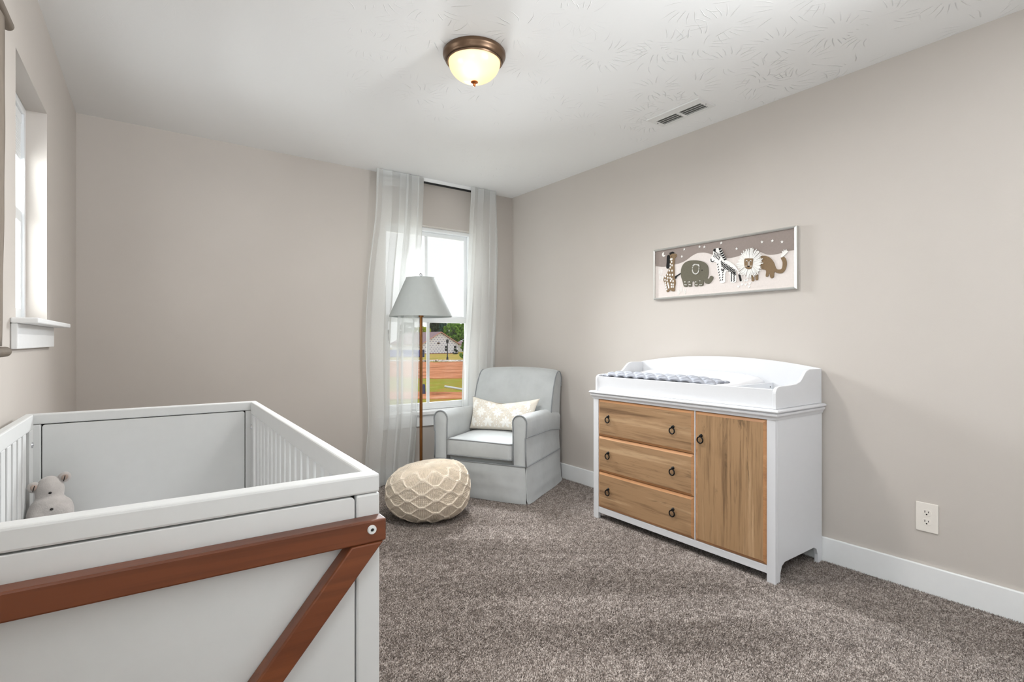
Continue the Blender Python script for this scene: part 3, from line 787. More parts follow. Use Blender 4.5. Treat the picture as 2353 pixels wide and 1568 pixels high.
mo_.add(vs, fs).build('top_moulding', 'dresser_white', DR, origin=DO, smooth=28)
def front_board(y0, y1, z0, z1, axis):
    """a front with a bevelled frame edge"""
    mb = MB()
    e, dep = 0.014, 0.007
    xo, xb = DX - 0.004, DX + 0.018
    o4 = [(y0, z0), (y1, z0), (y1, z1), (y0, z1)]
    i4 = [(y0 + e, z0 + e), (y1 - e, z0 + e), (y1 - e, z1 - e), (y0 + e, z1 - e)]
    vs = [(xo + dep, *p) for p in o4] + [(xo, *p) for p in i4] + [(xb, *p) for p in o4]
    fs = [(4, 5, 6, 7), (11, 10, 9, 8)]; mi = [0, 1]
    for k in range(4):
        j = (k + 1) % 4
        fs += [(k, j, 4 + j, 4 + k), (8 + k, 8 + j, j, k)]; mi += [1, 1]
    mb.v = vs; mb.f = fs; mb.m = mi
    return mb
def ring_pull(parent, y, z, org):
    xf = DX - 0.004
    hd = MB()
    hd.lathe([(0.0, 0.006), (0.005, 0.006), (0.008, 0.0035), (0.009, 0.0)], 16)
    root = hd.build('ring_pull', 'black_iron', parent, smooth=40)
    root.rotation_euler = (0, R(-90), 0); root.location = (xf - org[0], y - org[1], z - org[2])
    m2 = MB()
    m2.tube([(0, 0, 0.002), (0, 0, 0.012)], 0.0042, 10).sphere((0, 0, 0.012), 0.0052, 12, 8)
    # after the turn local -x points down, so the ring hangs below the boss
    path = []
    for k in range(28):
        a = 2 * PI * k / 28
        path.append((-0.021 + 0.0165 * math.cos(a), 0.0165 * math.sin(a), 0.0115 + 0.004 * (1 - math.cos(a)) * 0.0))
    m2.tube(path, 0.0036, 8, closed=True)
    # merge into the pull's own mesh
    bm = bmesh.new(); bm.from_mesh(root.data)
    me2 = bpy.data.meshes.new('tmp'); me2.from_pydata(m2.v, [], m2.f)
    bm.from_mesh(me2); bmesh.ops.recalc_face_normals(bm, faces=bm.faces)
    bm.to_mesh(root.data); bm.free(); bpy.data.meshes.remove(me2)
    root.data.shade_smooth()
    return root
dz = [(0.528, 0.754), (0.3035, 0.5245), (0.081, 0.300)]
for (z0, z1), pz in zip(dz, (0.655, 0.431, 0.207)):
    d = front_board(1.6785, 2.3705, z0, z1, 'y').build('drawer', ['oak_across', 'oak_edge'], DR, origin=DO)
    for py in (2.283, 1.806): ring_pull(d, py, pz, DO)
d = front_board(1.2895, 1.6690, 0.081, 0.754, 'z').build('door', ['oak_upright', 'oak_edge'], DR, origin=DO)
ring_pull(d, 1.632, 0.632, DO)

# changing tray standing on the dresser
TZ = 0.8055
TO = (2.63, 1.831, TZ)
TR_ = thing('changing_tray', 'white changing tray with arched back standing on the dresser', 'changing tray', TO)
def s_curve(xa, za, xb, zb, n=10):
    return [(lerp(xa, xb, k / n), lerp(za, zb, 0.5 - 0.5 * math.cos(PI * k / n))) for k in range(n + 1)]
sp = [(2.408, TZ), (2.846, TZ), (2.846, 0.980), (2.735, 0.980)] + [(x, z) for x, z in s_curve(2.722, 0.977, 2.622, 0.919, 8)] + [(2.60, 0.9125), (2.445, 0.9085)] + [(2.438 - 0.03 * math.cos(R(a)), 0.878 + 0.030 * math.sin(R(a))) for a in (80, 60, 40, 20, 0)]
for ya, yb in ((DY0 + 0.003, DY0 + 0.019), (DY1 - 0.025, DY1 - 0.009)):
    MB().prism(sp, ya, yb, 'y').build('side_board', 'dresser_white', TR_, bevel=0.002, origin=TO)
MB().box(2.412, 2.428, DY0 + 0.0195, DY1 - 0.0255, TZ, 0.897).build('front_board', 'dresser_white', TR_, bevel=0.002, origin=TO)
arch = [(DY0 + 0.003, TZ), (DY1 - 0.009, TZ)]
for k in range(25):
    y = lerp(DY1 - 0.009, DY0 + 0.003, k / 24)
    u = (y - (DY0 + DY1) / 2) / ((DY1 - DY0) / 2)
    arch.append((y, 0.980 + 0.049 * (1 - abs(u) ** 2.1)))
MB().prism(arch, 2.8465, 2.862, 'x').build('back_board', 'dresser_white', TR_, bevel=0.0015, origin=TO)
dv = MB().box(2.4285, 2.846, 1.492, 1.508, TZ, 0.894).build('divider', 'dresser_white', TR_, bevel=0.0015, origin=TO)
sc = MB().lathe([(0.0, 0.001), (0.003, 0.001), (0.0038, 0.0)], 14).build('screw', 'stitch_black', dv)
sc.rotation_euler = (R(90), 0, 0); sc.location = (2.815 - TO[0], 1.4918 - TO[1], 0.872 - TO[2])

# contoured changing pad
PO = (2.63, 1.95, TZ)
def rounded_box(c, h, r, n=12, fn=None):
    """subdivided box with rounded edges"""
    bm = bmesh.new()
    bmesh.ops.create_cube(bm, size=2)
    bmesh.ops.subdivide_edges(bm, edges=bm.edges, cuts=n, use_grid_fill=True)
    vs = []
    for v in bm.verts:
        q = Vector((v.co.x * h[0], v.co.y * h[1], v.co.z * h[2]))
        inn = Vector((max(-(h[0] - r), min(h[0] - r, q.x)), max(-(h[1] - r), min(h[1] - r, q.y)), max(-(h[2] - r), min(h[2] - r, q.z))))
        d = q - inn
        p = inn + d.normalized() * r if d.length > 1e-9 else q
        if fn: p = fn(p)
        vs.append((p.x + c[0], p.y + c[1], p.z + c[2]))
    bm.verts.index_update()
    fs = [tuple(v.index for v in f.verts) for f in bm.faces]
    bm.free()
    return vs, fs
def pad_fn(p):
    if p.z > 0:
        u = p.x / 0.20
        prof_ = 0.050 * abs(u) ** 2.2 + 0.002 if u > 0 else -0.016 * min(1.0, abs(u) * 4)
        end = 1 - 0.75 * max(0.0, (abs(p.y) / 0.43)) ** 3.0
        p = Vector((p.x, p.y, p.z + prof_ * end * (p.z / 0.05)))
    return p
vs, fs = rounded_box((2.635, 1.950, TZ + 0.0505), (0.203, 0.432, 0.05), 0.034, 22, pad_fn)
pad = MB().add(vs, fs).build('changing_pad', 'pad_white', origin=PO, smooth=True, loc=PO)
tag(pad, 'white contoured changing pad lying in the tray on the dresser', 'changing pad')
# quilted grey cover lying over the pad's front edge
def quilt(u, v):
    y = lerp(2.375, 1.585, u)
    a = lerp(-0.95, 1.0, v)
    x = 2.512 + 0.074 * a
    z = TZ + 0.097 + 0.016 * (1 - a * a) - 0.018 * max(0, (u - 0.72) / 0.28) ** 2 - 0.008 * max(0, (0.06 - u) / 0.06) + 0.01 * max(0, a)
    s = 0.078
    p = (y / s); q = (v * 0.155 / s)
    da = abs(((p + q) % 1.0) - 0.5) * 2; db = abs(((p - q) % 1.0) - 0.5) * 2
    puff = (1 - max(da, db) ** 6) * 0.5 + 0.5 * (1 - da ** 3) * (1 - db ** 3)
    z += 0.0105 * puff + 0.002 * noise.noise(Vector((y * 40, v * 9, 2)))
    x -= 0.006 * puff * (1 if a < 0 else 0)
    return (x, y, z)
q = MB().grid(quilt, 150, 34)
qo = q.build('quilted_cover', 'quilt_grey', smooth=True, origin=(2.512, 1.98, TZ), loc=(2.512, 1.98, TZ))
tag(qo, 'grey quilted cover folded along the front of the changing pad', 'quilted cover')
s_ = qo.modifiers.new('thick', 'SOLIDIFY'); s_.thickness = 0.012; s_.offset = -1

# ---------------------------------------------------------------- framed safari picture
PX, PY, PZ = 2.866, 2.315, 1.40          # canvas plane, left edge, bottom edge
PO = (2.878, 1.845, 1.567)
PIC = thing('framed_picture', 'long framed felt picture of four safari animals above the dresser', 'picture', PO)
def pf(a, b, d): return (PX - d - PO[0], PY - a - PO[1], PZ + b - PO[2])
PW, PH = 0.9435, 0.333
fr = MB()
fw = 0.012
o4 = [(0.003, -0.004), (PW, -0.004), (PW, PH - 0.002), (0.003, PH - 0.002)]
i4 = [(0.003 + fw, -0.004 + fw), (PW - fw, -0.004 + fw), (PW - fw, PH - 0.002 - fw), (0.003 + fw, PH - 0.002 - fw)]
m4 = [(0.003 + fw * .5, -0.004 + fw * .5), (PW - fw * .5, -0.004 + fw * .5), (PW - fw * .5, PH - 0.002 - fw * .5), (0.003 + fw * .5, PH - 0.002 - fw * .5)]
rings = [(o4, -0.0115), (o4, 0.010), (m4, 0.013), (i4, 0.010), (i4, -0.002)]
vs = [pf(a, b_, d) for ring, d in rings for a, b_ in ring]
fs = []
for i in range(len(rings) - 1):
    for k in range(4):
        j = (k + 1) % 4
        fs.append((i * 4 + k, i * 4 + j, (i + 1) * 4 + j, (i + 1) * 4 + k))
fr.add(vs, fs).build('frame', 'frame_silver', PIC)
cv = MB().prism([(0.006, 0.0), (PW - 0.006, 0.0), (PW - 0.006, PH - 0.006), (0.006, PH - 0.006)], -0.010, 0.0, frame=pf)
cv.build('canvas', 'canvas_blush', PIC)
sky = [(a, b_) for a, b_ in ART['sky']]
sky[0] = (0.0152, sky[0][1]); sky[-1] = (0.9312, sky[-1][1])
def densify(pts, closed=True):
    out = []
    n_ = len(pts)
    for i in range(n_ if closed else n_ - 1):
        p0, p1, p2, p3 = pts[(i - 1) % n_ if closed else max(i - 1, 0)], pts[i], pts[(i + 1) % n_], pts[(i + 2) % n_ if closed else min(i + 2, n_ - 1)]
        for t in (0, 0.33, 0.67):
            t2, t3 = t * t, t * t * t
            out.append(tuple(0.5 * (2 * p1[k] + (p2[k] - p0[k]) * t + (2 * p0[k] - 5 * p1[k] + 4 * p2[k] - p3[k]) * t2 + (3 * p1[k] - p0[k] - 3 * p2[k] + p3[k]) * t3) for k in (0, 1)))
    if not closed: out.append(pts[-1])
    return out
sky = densify(sky, False)
MB().prism(sky + [(0.9312, 0.3190), (0.0152, 0.3190)], 0.0, 0.0012, frame=pf).build('night_sky', 'canvas_taupe', PIC)
def felt(name, poly, mat, d0, d1, parent, smooth_=True, bevel=0.0008):
    return MB().prism(densify(poly) if smooth_ else poly, d0, d1, frame=pf).build(name, mat, parent, bevel=bevel)
def disc(c, rx, ry=None, n_=12, rot=0.0):
    ry = ry or rx
    return [(c[0] + rx * math.cos(2 * PI * k / n_) * math.cos(rot) - ry * math.sin(2 * PI * k / n_) * math.sin(rot),
             c[1] + rx * math.cos(2 * PI * k / n_) * math.sin(rot) + ry * math.sin(2 * PI * k / n_) * math.cos(rot)) for k in range(n_)]
def stroke(p, q, w):
    dx, dy = q[0] - p[0], q[1] - p[1]
    l_ = math.hypot(dx, dy) or 1
    nx, ny = -dy / l_ * w / 2, dx / l_ * w / 2
    return [(p[0] + nx, p[1] + ny), (p[0] - nx, p[1] - ny), (q[0] - nx, q[1] - ny), (q[0] + nx, q[1] + ny)]
# giraffe
g = felt('giraffe', ART['giraffe'], 'felt_brown', 0.0012, 0.0045, PIC)
felt('mane', ART['giraffe_mane'], 'felt_black', 0.0015, 0.0065, g)
felt('horns', ART['giraffe_horn'], 'felt_black', 0.0015, 0.0060, g)
sp = MB()
for c_ in ART['giraffe_spots']:
    sp.prism(disc(c_, 0.0052, 0.0072), 0.0044, 0.0054 + 0.0006 * random.random(), frame=pf)
sp.build('spots', 'felt_white', g)
for c_ in ((0.1745, 0.2705), (0.148, 0.268)): MB().prism(disc(c_, 0.0022), 0.0044, 0.0054, frame=pf).build('eye', 'felt_black', g)
# elephant
e = felt('elephant', ART['elephant'], 'felt_grey', 0.0012, 0.0050, PIC)
ea = felt('ear', ART['elephant_ear'], 'felt_grey', 0.0050, 0.0072, e)
st = MB()
er = densify(ART['elephant_ear'])
cx_ = sum(p[0] for p in er) / len(er); cy_ = sum(p[1] for p in er) / len(er)
for p in er:
    st.prism(stroke(p, (lerp(p[0], cx_, 0.22), lerp(p[1], cy_, 0.22)), 0.0034), 0.0071, 0.0082, frame=pf)
st.build('stitching', 'felt_white', ea)
felt('tail', ART['elephant_tail'], 'felt_black', 0.0012, 0.0040, e)
for c_ in ART['elephant_toes']: MB().prism(stroke((c_[0] - 0.004, c_[1]), (c_[0] + 0.004, c_[1]), 0.004), 0.0049, 0.0060, frame=pf).build('toe_stitch', 'felt_white', e)
MB().prism(disc(ART['elephant_eye'][0], 0.0034), 0.0049, 0.0060, frame=pf).build('eye', 'felt_black', e)
# zebra
z_ = felt('zebra', ART['zebra'], 'felt_white', 0.0012, 0.0050, PIC)
zm = felt('mane', ART['zebra_mane'], 'felt_black', 0.0050, 0.0075, z_, False)
t_ = MB()
ms = ART['zebra_manestripes']
for k in range(0, len(ms), 2): t_.prism(stroke(ms[k], ms[k + 1], 0.0042), 0.0074, 0.0086, frame=pf)
t_.build('stripes', 'felt_white', zm)
felt('tail_tuft', ART['zebra_tuft'], 'felt_black', 0.0012, 0.0055, z_, False)
t_ = MB()
for c_ in ART['zebra_dash']: t_.prism(stroke((c_[0] - 0.0030, c_[1] - 0.0042), (c_[0] + 0.0030, c_[1] + 0.0042), 0.0044), 0.0049, 0.0062, frame=pf)
t_.build('stripes', 'felt_black', z_)
felt('muzzle', ART['zebra_muzzle'], 'felt_black', 0.0049, 0.0060, z_, False)
felt('ear', ART['zebra_ear'], 'felt_black', 0.0049, 0.0064, z_, False)
# lion
l_ = felt('lion', ART['lion_body'], 'felt_brown', 0.0012, 0.0050, PIC)
for c_ in ART['lion_paws']:
    MB().prism(rounded_rect(c_[0] - 0.0085, c_[0] + 0.0085, c_[1] - 0.015, c_[1] + 0.04, 0.008), 0.0012, 0.0045, frame=pf).build('paw', 'felt_brown', l_, bevel=0.0008)
rr = random.Random(3)
mn = MB()
lc = ART['lion_mane'][0]
lc = (lc[0] - 0.0, lc[1])
for layer in range(3):
    for k in range(64):
        a = 2 * PI * (k + rr.random()) / 64
        r1 = rr.uniform(0.058, 0.086)
        r0 = 0.018
        p = (lc[0] + r0 * math.cos(a), lc[1] + r0 * 1.15 * math.sin(a))
        q_ = (lc[0] + r1 * 0.98 * math.cos(a + rr.uniform(-.08, .08)), lc[1] + r1 * 1.02 * math.sin(a))
        d = 0.004 + layer * 0.0022 + 0.0018 * rr.random()
        mn.prism(stroke(p, q_, 0.0042), d, d + 0.0016, frame=pf)
mn.build('mane', 'felt_white', l_)
lf = felt('face', ART['lion_face'], 'felt_brown', 0.0112, 0.0140, l_)
t_ = MB()
ff = ART['lion_features']
for c_ in ff[3:]: t_.prism(disc(c_, 0.0032), 0.0139, 0.0150, frame=pf)
for c_ in ff[:2]: t_.prism(disc((c_[0], c_[1] + 0.002), 0.005, 0.0035), 0.0139, 0.0146, frame=pf)
t_.prism(stroke((ff[2][0] - 0.002, ff[2][1] + 0.004), (ff[2][0] - 0.002, ff[2][1] + 0.028), 0.0022), 0.0139, 0.0148, frame=pf).prism(stroke((ff[2][0] + 0.004, ff[2][1] + 0.004), (ff[2][0] + 0.004, ff[2][1] + 0.028), 0.0022), 0.0139, 0.0148, frame=pf)
t_.build('whisker_marks', 'felt_white', lf)
MB().prism(disc(ff[2], 0.006, 0.004), 0.0139, 0.0158, frame=pf).build('nose', 'felt_black', lf)
for c_ in ff[:2]: MB().prism(disc(c_, 0.0024), 0.0145, 0.0155, frame=pf).build('eye', 'felt_black', lf)
felt('tail_tuft', ART['tail_tuft'], 'felt_white', 0.0020, 0.0065, l_, False)
for c_ in ART['stars']:
    pts = []
    for k in range(10):
        r_ = 0.0092 if k % 2 == 0 else 0.0040
        pts.append((c_[0] + r_ * math.sin(k * PI / 5), c_[1] + r_ * math.cos(k * PI / 5)))
    MB().prism(pts, 0.0012, 0.0030, frame=pf).build('star', 'felt_white', PIC)
mc = ART['moon'][0]
pts = [(mc[0] + 0.0135 * math.cos(R(a)), mc[1] + 0.0150 * math.sin(R(a))) for a in range(75, 346, 15)]
pts += [(lerp(pts[18][0], pts[0][0], k / 8) - 0.0085 * math.sin(PI * k / 8), lerp(pts[18][1], pts[0][1], k / 8) - 0.0085 * math.sin(PI * k / 8)) for k in range(1, 8)]
MB().prism(pts, 0.0012, 0.0030, frame=pf).build('moon', 'felt_white', PIC)
for c_ in ART['sprigs']:
    s = MB()
    s.prism(stroke((c_[0], c_[1] - 0.016), (c_[0] + 0.002, c_[1] + 0.016), 0.0022), 0.0001, 0.0012, frame=pf)
    for k in range(4):
        for sg in (-1, 1):
            yy = c_[1] - 0.010 + k * 0.0075
            s.prism(disc((c_[0] + sg * 0.0045, yy + 0.002), 0.0042, 0.0020, 8, sg * 0.7), 0.0001, 0.0018, frame=pf)
    s.build('sprig', 'felt_white', PIC)
for c_ in ART['hearts']:
    pts = []
    for k in range(16):
        t = 2 * PI * k / 16
        pts.append((c_[0] + 0.0075 * math.sin(t) ** 3, c_[1] + 0.0006 * (11 * math.cos(t) - 5 * math.cos(2 * t) - 2 * math.cos(3 * t))))
    MB().prism(pts, 0.0001, 0.0022, frame=pf).build('heart', 'felt_white', PIC)

# ---------------------------------------------------------------- wall outlet
OO = (XR, 0.815, 0.336)
OUT = thing('wall_outlet', 'white double electrical outlet low on the right wall', 'outlet', OO)
def of(a, b, d): return (-d, -a, b)
MB().prism(rounded_rect(-0.041, 0.041, -0.0645, 0.0645, 0.003), 0.0, 0.006, frame=of).build('cover_plate', 'outlet_plastic', OUT, bevel=0.0025)
for zc in (0.0205, -0.0205):
    pl = []
    for k in range(28):
        a = 2 * PI * k / 28
        pl.append((0.0175 * math.cos(a), zc + max(-0.0145, min(0.0145, 0.0175 * math.sin(a)))))
    rc = MB().prism(pl, 0.004, 0.0072, frame=of).build('receptacle', 'outlet_plastic', OUT, bevel=0.0006)
    s = MB()
    s.prism([(-0.0078, zc + 0.000), (-0.0052, zc + 0.000), (-0.0052, zc + 0.0095), (-0.0078, zc + 0.0095)], 0.0070, 0.0075, frame=of)
    s.prism([(0.0055, zc + 0.001), (0.0079, zc + 0.001), (0.0079, zc + 0.0085), (0.0055, zc + 0.0085)], 0.0070, 0.0075, frame=of)
    s.prism(disc((0, zc - 0.0065), 0.0032), 0.0070, 0.0075, frame=of)
    s.build('slots', 'stitch_black', rc)
MB().prism(disc((0, 0), 0.0025, n_=12), 0.0058, 0.0072, frame=of).build('screw', 'outlet_plastic', OUT)

# ---------------------------------------------------------------- ceiling air register
VO = (2.582, 1.900, H)
VE = thing('ceiling_vent', 'white metal air register with two rows of slots in the ceiling', 'vent', VO)
def vf(a, b, d): return (a, b, -d)
p = MB()
L2, W2_ = 0.178, 0.077
z0, z1 = 0.0, 0.006
slots = []
rows = [(-0.018 + k * 0.0225) for k in range(4)]
p_ = [(-W2_, -L2), (W2_, -L2), (W2_, L2), (-W2_, L2)]
# face plate as strips around the two slot banks
def strip(a0, a1, b0, b1): p.prism([(a0, b0), (a1, b0), (a1, b1), (a0, b1)], z0, z1, frame=vf)
xa, xb = rows[0] - 0.009, rows[3] + 0.009
banks = ((-0.150, -0.008), (0.012, 0.150))
strip(-W2_, xa, -L2, L2); strip(xb, W2_, -L2, L2)
strip(xa, xb, -L2, banks[0][0]); strip(xa, xb, banks[0][1], banks[1][0]); strip(xa, xb, banks[1][1], L2)
p.build('face_plate', 'vent_metal', VE)
for b0, b1 in banks:
    for k, r_ in enumerate(rows):
        v_ = MB()
        # curved louvre blade
        pts = []
        for i in range(6):
            t = i / 5
            pts.append((r_ - 0.009 + 0.0145 * t, 0.006 - 0.014 * t * t))
        pts2 = [(a, d + 0.0012) for a, d in pts][::-1]
        v_.prism([(a, d) for a, d in pts + pts2], b0, b1, frame=lambda a, b, d: (a, d, -b))
        v_.build('louvre', 'vent_metal', VE)
MB().box(xa, xb, banks[0][0], banks[1][1], 0.0, 0.0015).build('slot_shade_sheet', 'slot_shade_grey', VE, loc=(0, 0, -0.0016))  # flat grey sheet, shade between the louvres painted in
for b_ in (-0.164, 0.164): MB().lathe([(0.0, -0.0075), (0.003, -0.0070), (0.0035, -0.006)], 12, (0.010, b_, 0)).build('screw', 'dark_recess', VE)

# ---------------------------------------------------------------- ceiling light
LO = (1.285, 2.058, H)
CLT = thing('ceiling_light', 'bronze flush ceiling light with a glowing frosted bowl', 'ceiling light', LO)
MB().lathe([(0.0, -0.001), (0.1400, -0.001), (0.1425, -0.004), (0.1430, -0.016), (0.1420, -0.020), (0.1385, -0.024), (0.1345, -0.034), (0.1315, -0.040), (0.128, -0.042), (0.1255, -0.040), (0.1245, -0.046), (0.1225, -0.049), (0.120, -0.047), (0.119, -0.038), (0.0, -0.036)], 64).build('base', 'bronze_fixture', CLT, smooth=50)
bowl = []
for k in range(15):
    a = R(90 * k / 14)
    bowl.append((0.118 * math.cos(a) ** 0.92, -0.044 - 0.088 * math.sin(a) ** 1.05))
bw = MB()
nseg = 96
vs = []; fs = []
for i in range(nseg):
    a = 2 * PI * i / nseg
    fl = 1.0 + 0.006 * (1 if (i % 8) < 1 else 0)
    for j, (r_, z) in enumerate(bowl):
        k_ = fl if 1 < j < 10 else 1.0
        vs.append((max(r_, 0.0005) * k_ * math.cos(a), max(r_, 0.0005) * k_ * math.sin(a), z))
nb = len(bowl)
for i in range(nseg):
    j = (i + 1) % nseg
    for k in range(nb - 1):
        fs.append((i * nb + k, j * nb + k, j * nb + k + 1, i * nb + k + 1))
bw.add(vs, fs).build('glass_bowl', 'frosted_lamp_glass', CLT, smooth=True)
MB().lathe([(0.0, -0.128), (0.010, -0.129), (0.0165, -0.133), (0.0165, -0.1355), (0.010, -0.139), (0.006, -0.142), (0.0062, -0.147), (0.0045, -0.149), (0.0048, -0.153), (0.0, -0.155)], 24).build('finial', 'copper_finial', CLT, smooth=50)
bd = bpy.data.lights.new('lamp_bulb', 'POINT'); bd.energy = 0.34; bd.color = (1, 0.88, 0.70); bd.shadow_soft_size = 0.028
bo = bpy.data.objects.new('lamp_bulb', bd); bo.location = (LO[0] - 0.035, LO[1] - 0.03, H - 0.082); COL.objects.link(bo)
ld = bpy.data.lights.new('lamp_glow', 'AREA'); ld.shape = 'DISK'; ld.size = 0.22; ld.energy = 21; ld.color = (1, 0.985, 0.96)
lo = bpy.data.objects.new('lamp_glow', ld); lo.location = (LO[0], LO[1], H - 0.162); COL.objects.link(lo)

# ---------------------------------------------------------------- armchair
AO = (2.343, 3.351, 0)
ARZ = -R(60.2)
AC = thing('armchair', 'pale grey velvet skirted glider armchair in the corner', 'armchair', AO, ARZ)
def vnoise(x, y, z, s): return noise.noise(Vector((x * s, y * s, z * s)))
# seat deck under the cushion
MB().box(-0.275, 0.262, -0.335, 0.30, 0.10, 0.287).build('seat_deck', 'chair_velvet', AC, bevel=0.01)
# skirt: four flaring panels with kick pleats at the corners
sk = MB()
def panel(p0, p1, nrm, n_=24, wave=0.003, seed=0.0, t=0.008):
    # p0, p1 end points in plan (top), nrm outward normal
    def fn(side):
        def g_(u, v):
            z = lerp(0.256, 0.008, v)
            fl = 0.004 + 0.026 * v + wave * v * math.sin(u * 9 + seed) + 0.002 * math.sin(v * 20 + seed * 3) * v
            end = -0.016 * math.sin(PI * min(1, v * 0.72)) * (abs(2 * u - 1) ** 10)
            x = lerp(p0[0], p1[0], u) + nrm[0] * (fl - side * t + end)
            y = lerp(p0[1], p1[1], u) + nrm[1] * (fl - side * t + end)
            tx, ty = p1[0] - p0[0], p1[1] - p0[1]
            l2 = math.hypot(tx, ty)
            sgn = (u - 0.5) * 2
            x += tx / l2 * sgn * (0.012 * v - 0.002) ; y += ty / l2 * sgn * (0.012 * v - 0.002)
            return (x, y, z)
        return g_
    nv = 14
    o = len(sk.v)
    sk.grid(fn(0), n_, nv); sk.grid(fn(1), n_, nv)
    a, b = o, o + n_ * nv
    for i in range(n_ - 1):
        for j in (0, nv - 1):
            sk.f.append((a + i * nv + j, a + (i + 1) * nv + j, b + (i + 1) * nv + j, b + i * nv + j)); sk.m.append(0)
    for j in range(nv - 1):
        for i in (0, n_ - 1):
            sk.f.append((a + i * nv + j, a + i * nv + j + 1, b + i * nv + j + 1, b + i * nv + j)); sk.m.append(0)
XL, XRt, YF, YR = -0.372, 0.355, -0.366, 0.345
panel((XL + 0.004, YF), (XRt - 0.006, YF), (0, -1), seed=1)
panel((XRt, YF + 0.006), (XRt, YR - 0.004), (1, 0), seed=2)
panel((XRt - 0.004, YR), (XL + 0.004, YR), (0, 1), seed=3)
panel((XL, YR - 0.004), (XL, YF + 0.006), (-1, 0), seed=4)
sk.build('skirt', 'chair_velvet', AC, smooth=50)
for sx, sy in ((XRt - 0.03, YF + 0.03), (XL + 0.03, YF + 0.03)):
    s_x = 1 if sx > 0 else -1
    MB().prism([(sx - s_x * 0.05, sy - 0.012), (sx + s_x * 0.012, sy - 0.012), (sx + s_x * 0.012, sy + 0.05), (sx + s_x * 0.004, sy + 0.05), (sx + s_x * 0.004, sy - 0.004), (sx - s_x * 0.05, sy - 0.004)], 0.01, 0.25).build('kick_pleat', 'chair_velvet', AC)
# welt piping round the top of the skirt
loop = [(x, y, 0.258) for x, y in rounded_rect(XL - 0.004, XRt + 0.004, YF - 0.004, YR + 0.004, 0.02, 5)]
MB().tube(loop, 0.0052, 8, closed=True).build('skirt_piping', 'chair_piping', AC, smooth=True)
# arms
def arm(side):
    xo, xi = (XRt + 0.002, 0.258) if side > 0 else (XL - 0.006, -0.270)
    xm = (xo + xi) / 2
    hw = abs(xo - xi) / 2
    def section(y):
        dz_ = -0.03 * max(0, (y - 0.05) / 0.30) ** 1.5 - 0.012 * max(0.0, (y + 0.37) / 0.42) if y < 0.05 else -0.012 - 0.035 * ((y - 0.05) / 0.30) ** 1.5
        top = 0.608 + dz_
        pts = []
        rr_ = hw + 0.002
        zc = top - rr_
        pts.append((xi, 0.258)); pts.append((xi, 0.36)); pts.append((xi, zc - 0.06))
        for k in range(13):
            a = PI * k / 12
            pts.append((xm - side * rr_ * math.cos(a) * 1.02, zc + rr_ * math.sin(a)))
        s_out = xo
        pts.append((s_out + side * 0.001, zc - 0.035)); pts.append((s_out - side * 0.002, 0.462 + dz_)); pts.append((s_out - side * 0.007, 0.452 + dz_)); pts.append((s_out - side * 0.006, 0.36)); pts.append((s_out - side * 0.001, 0.258))
        return pts
    ys = [-0.366, -0.362, -0.35, -0.30, -0.2, -0.1, 0, 0.1, 0.18, 0.25, 0.30, 0.335, 0.345]
    mb = MB(); n_ = len(section(0))
    for y in ys:
        ins = 0.004 if y in (-0.366, 0.345) else 0.0
        for (x, z) in section(y):
            mb.v.append((x + (xm - x) * ins / hw, y, z - ins * (1 if z > 0.5 else 0) + 0.002 * vnoise(x, y, z, 9)))
    for i in range(len(ys) - 1):
        for k in range(n_):
            k2 = (k + 1) % n_
            mb.f.append((i * n_ + k, i * n_ + k2, (i + 1) * n_ + k2, (i + 1) * n_ + k)); mb.m.append(0)
    mb.f.append(tuple(range(n_))[::-1]); mb.f.append(tuple((len(ys) - 1) * n_ + k for k in range(n_))); mb.m += [0, 0]
    ao = mb.build('arm', 'chair_velvet', AC, smooth=48)
    fp = MB()
    fp.tube([(x, -0.368, z) for x, z in section(-0.366)], 0.0052, 8)
    dz = lambda y: -0.012 * max(0.0, (y + 0.37) / 0.42) if y < 0.05 else -0.012 - 0.035 * ((y - 0.05) / 0.30) ** 1.5
    xs = xo - side * 0.001
    fp.build('front_piping', 'chair_piping', ao, smooth=True)
    MB().tube([(xs, y, 0.456 + dz(y)) for y in ys], 0.0042, 8).build('side_piping', 'chair_piping', ao, smooth=True)
arm(1); arm(-1)
# seat cushion
def cush(p):
    cr = (1 - (p.x / 0.262) ** 2) * (1 - (p.y / 0.27) ** 2)
    if p.z > 0: p = Vector((p.x, p.y, p.z + 0.018 * cr + 0.003 * vnoise(p.x, p.y, 0, 10)))
    if p.y < -0.2: p = Vector((p.x, p.y - 0.010 * (1 - (p.x / 0.262) ** 2) * (1 - (p.z / 0.07) ** 2), p.z))
    return p
vs, fs = rounded_box((-0.006, -0.118, 0.352), (0.258, 0.268, 0.062), 0.016, 18, cush)
cu = MB().add(vs, fs).build('seat_cushion', 'chair_velvet', AC, smooth=True)
for zz, zo in ((0.410, 1), (0.297, 0)):
    loop = [(x, y - (0.003 if y < -0.3 else 0), zz + (0.004 * math.sin((x + 0.26) * 9) if zo else 0)) for x, y in rounded_rect(-0.262, 0.250, -0.385, 0.148, 0.018, 4)]
    MB().tube(loop, 0.0045, 8, closed=True).build('cushion_piping', 'chair_piping', cu, smooth=True)
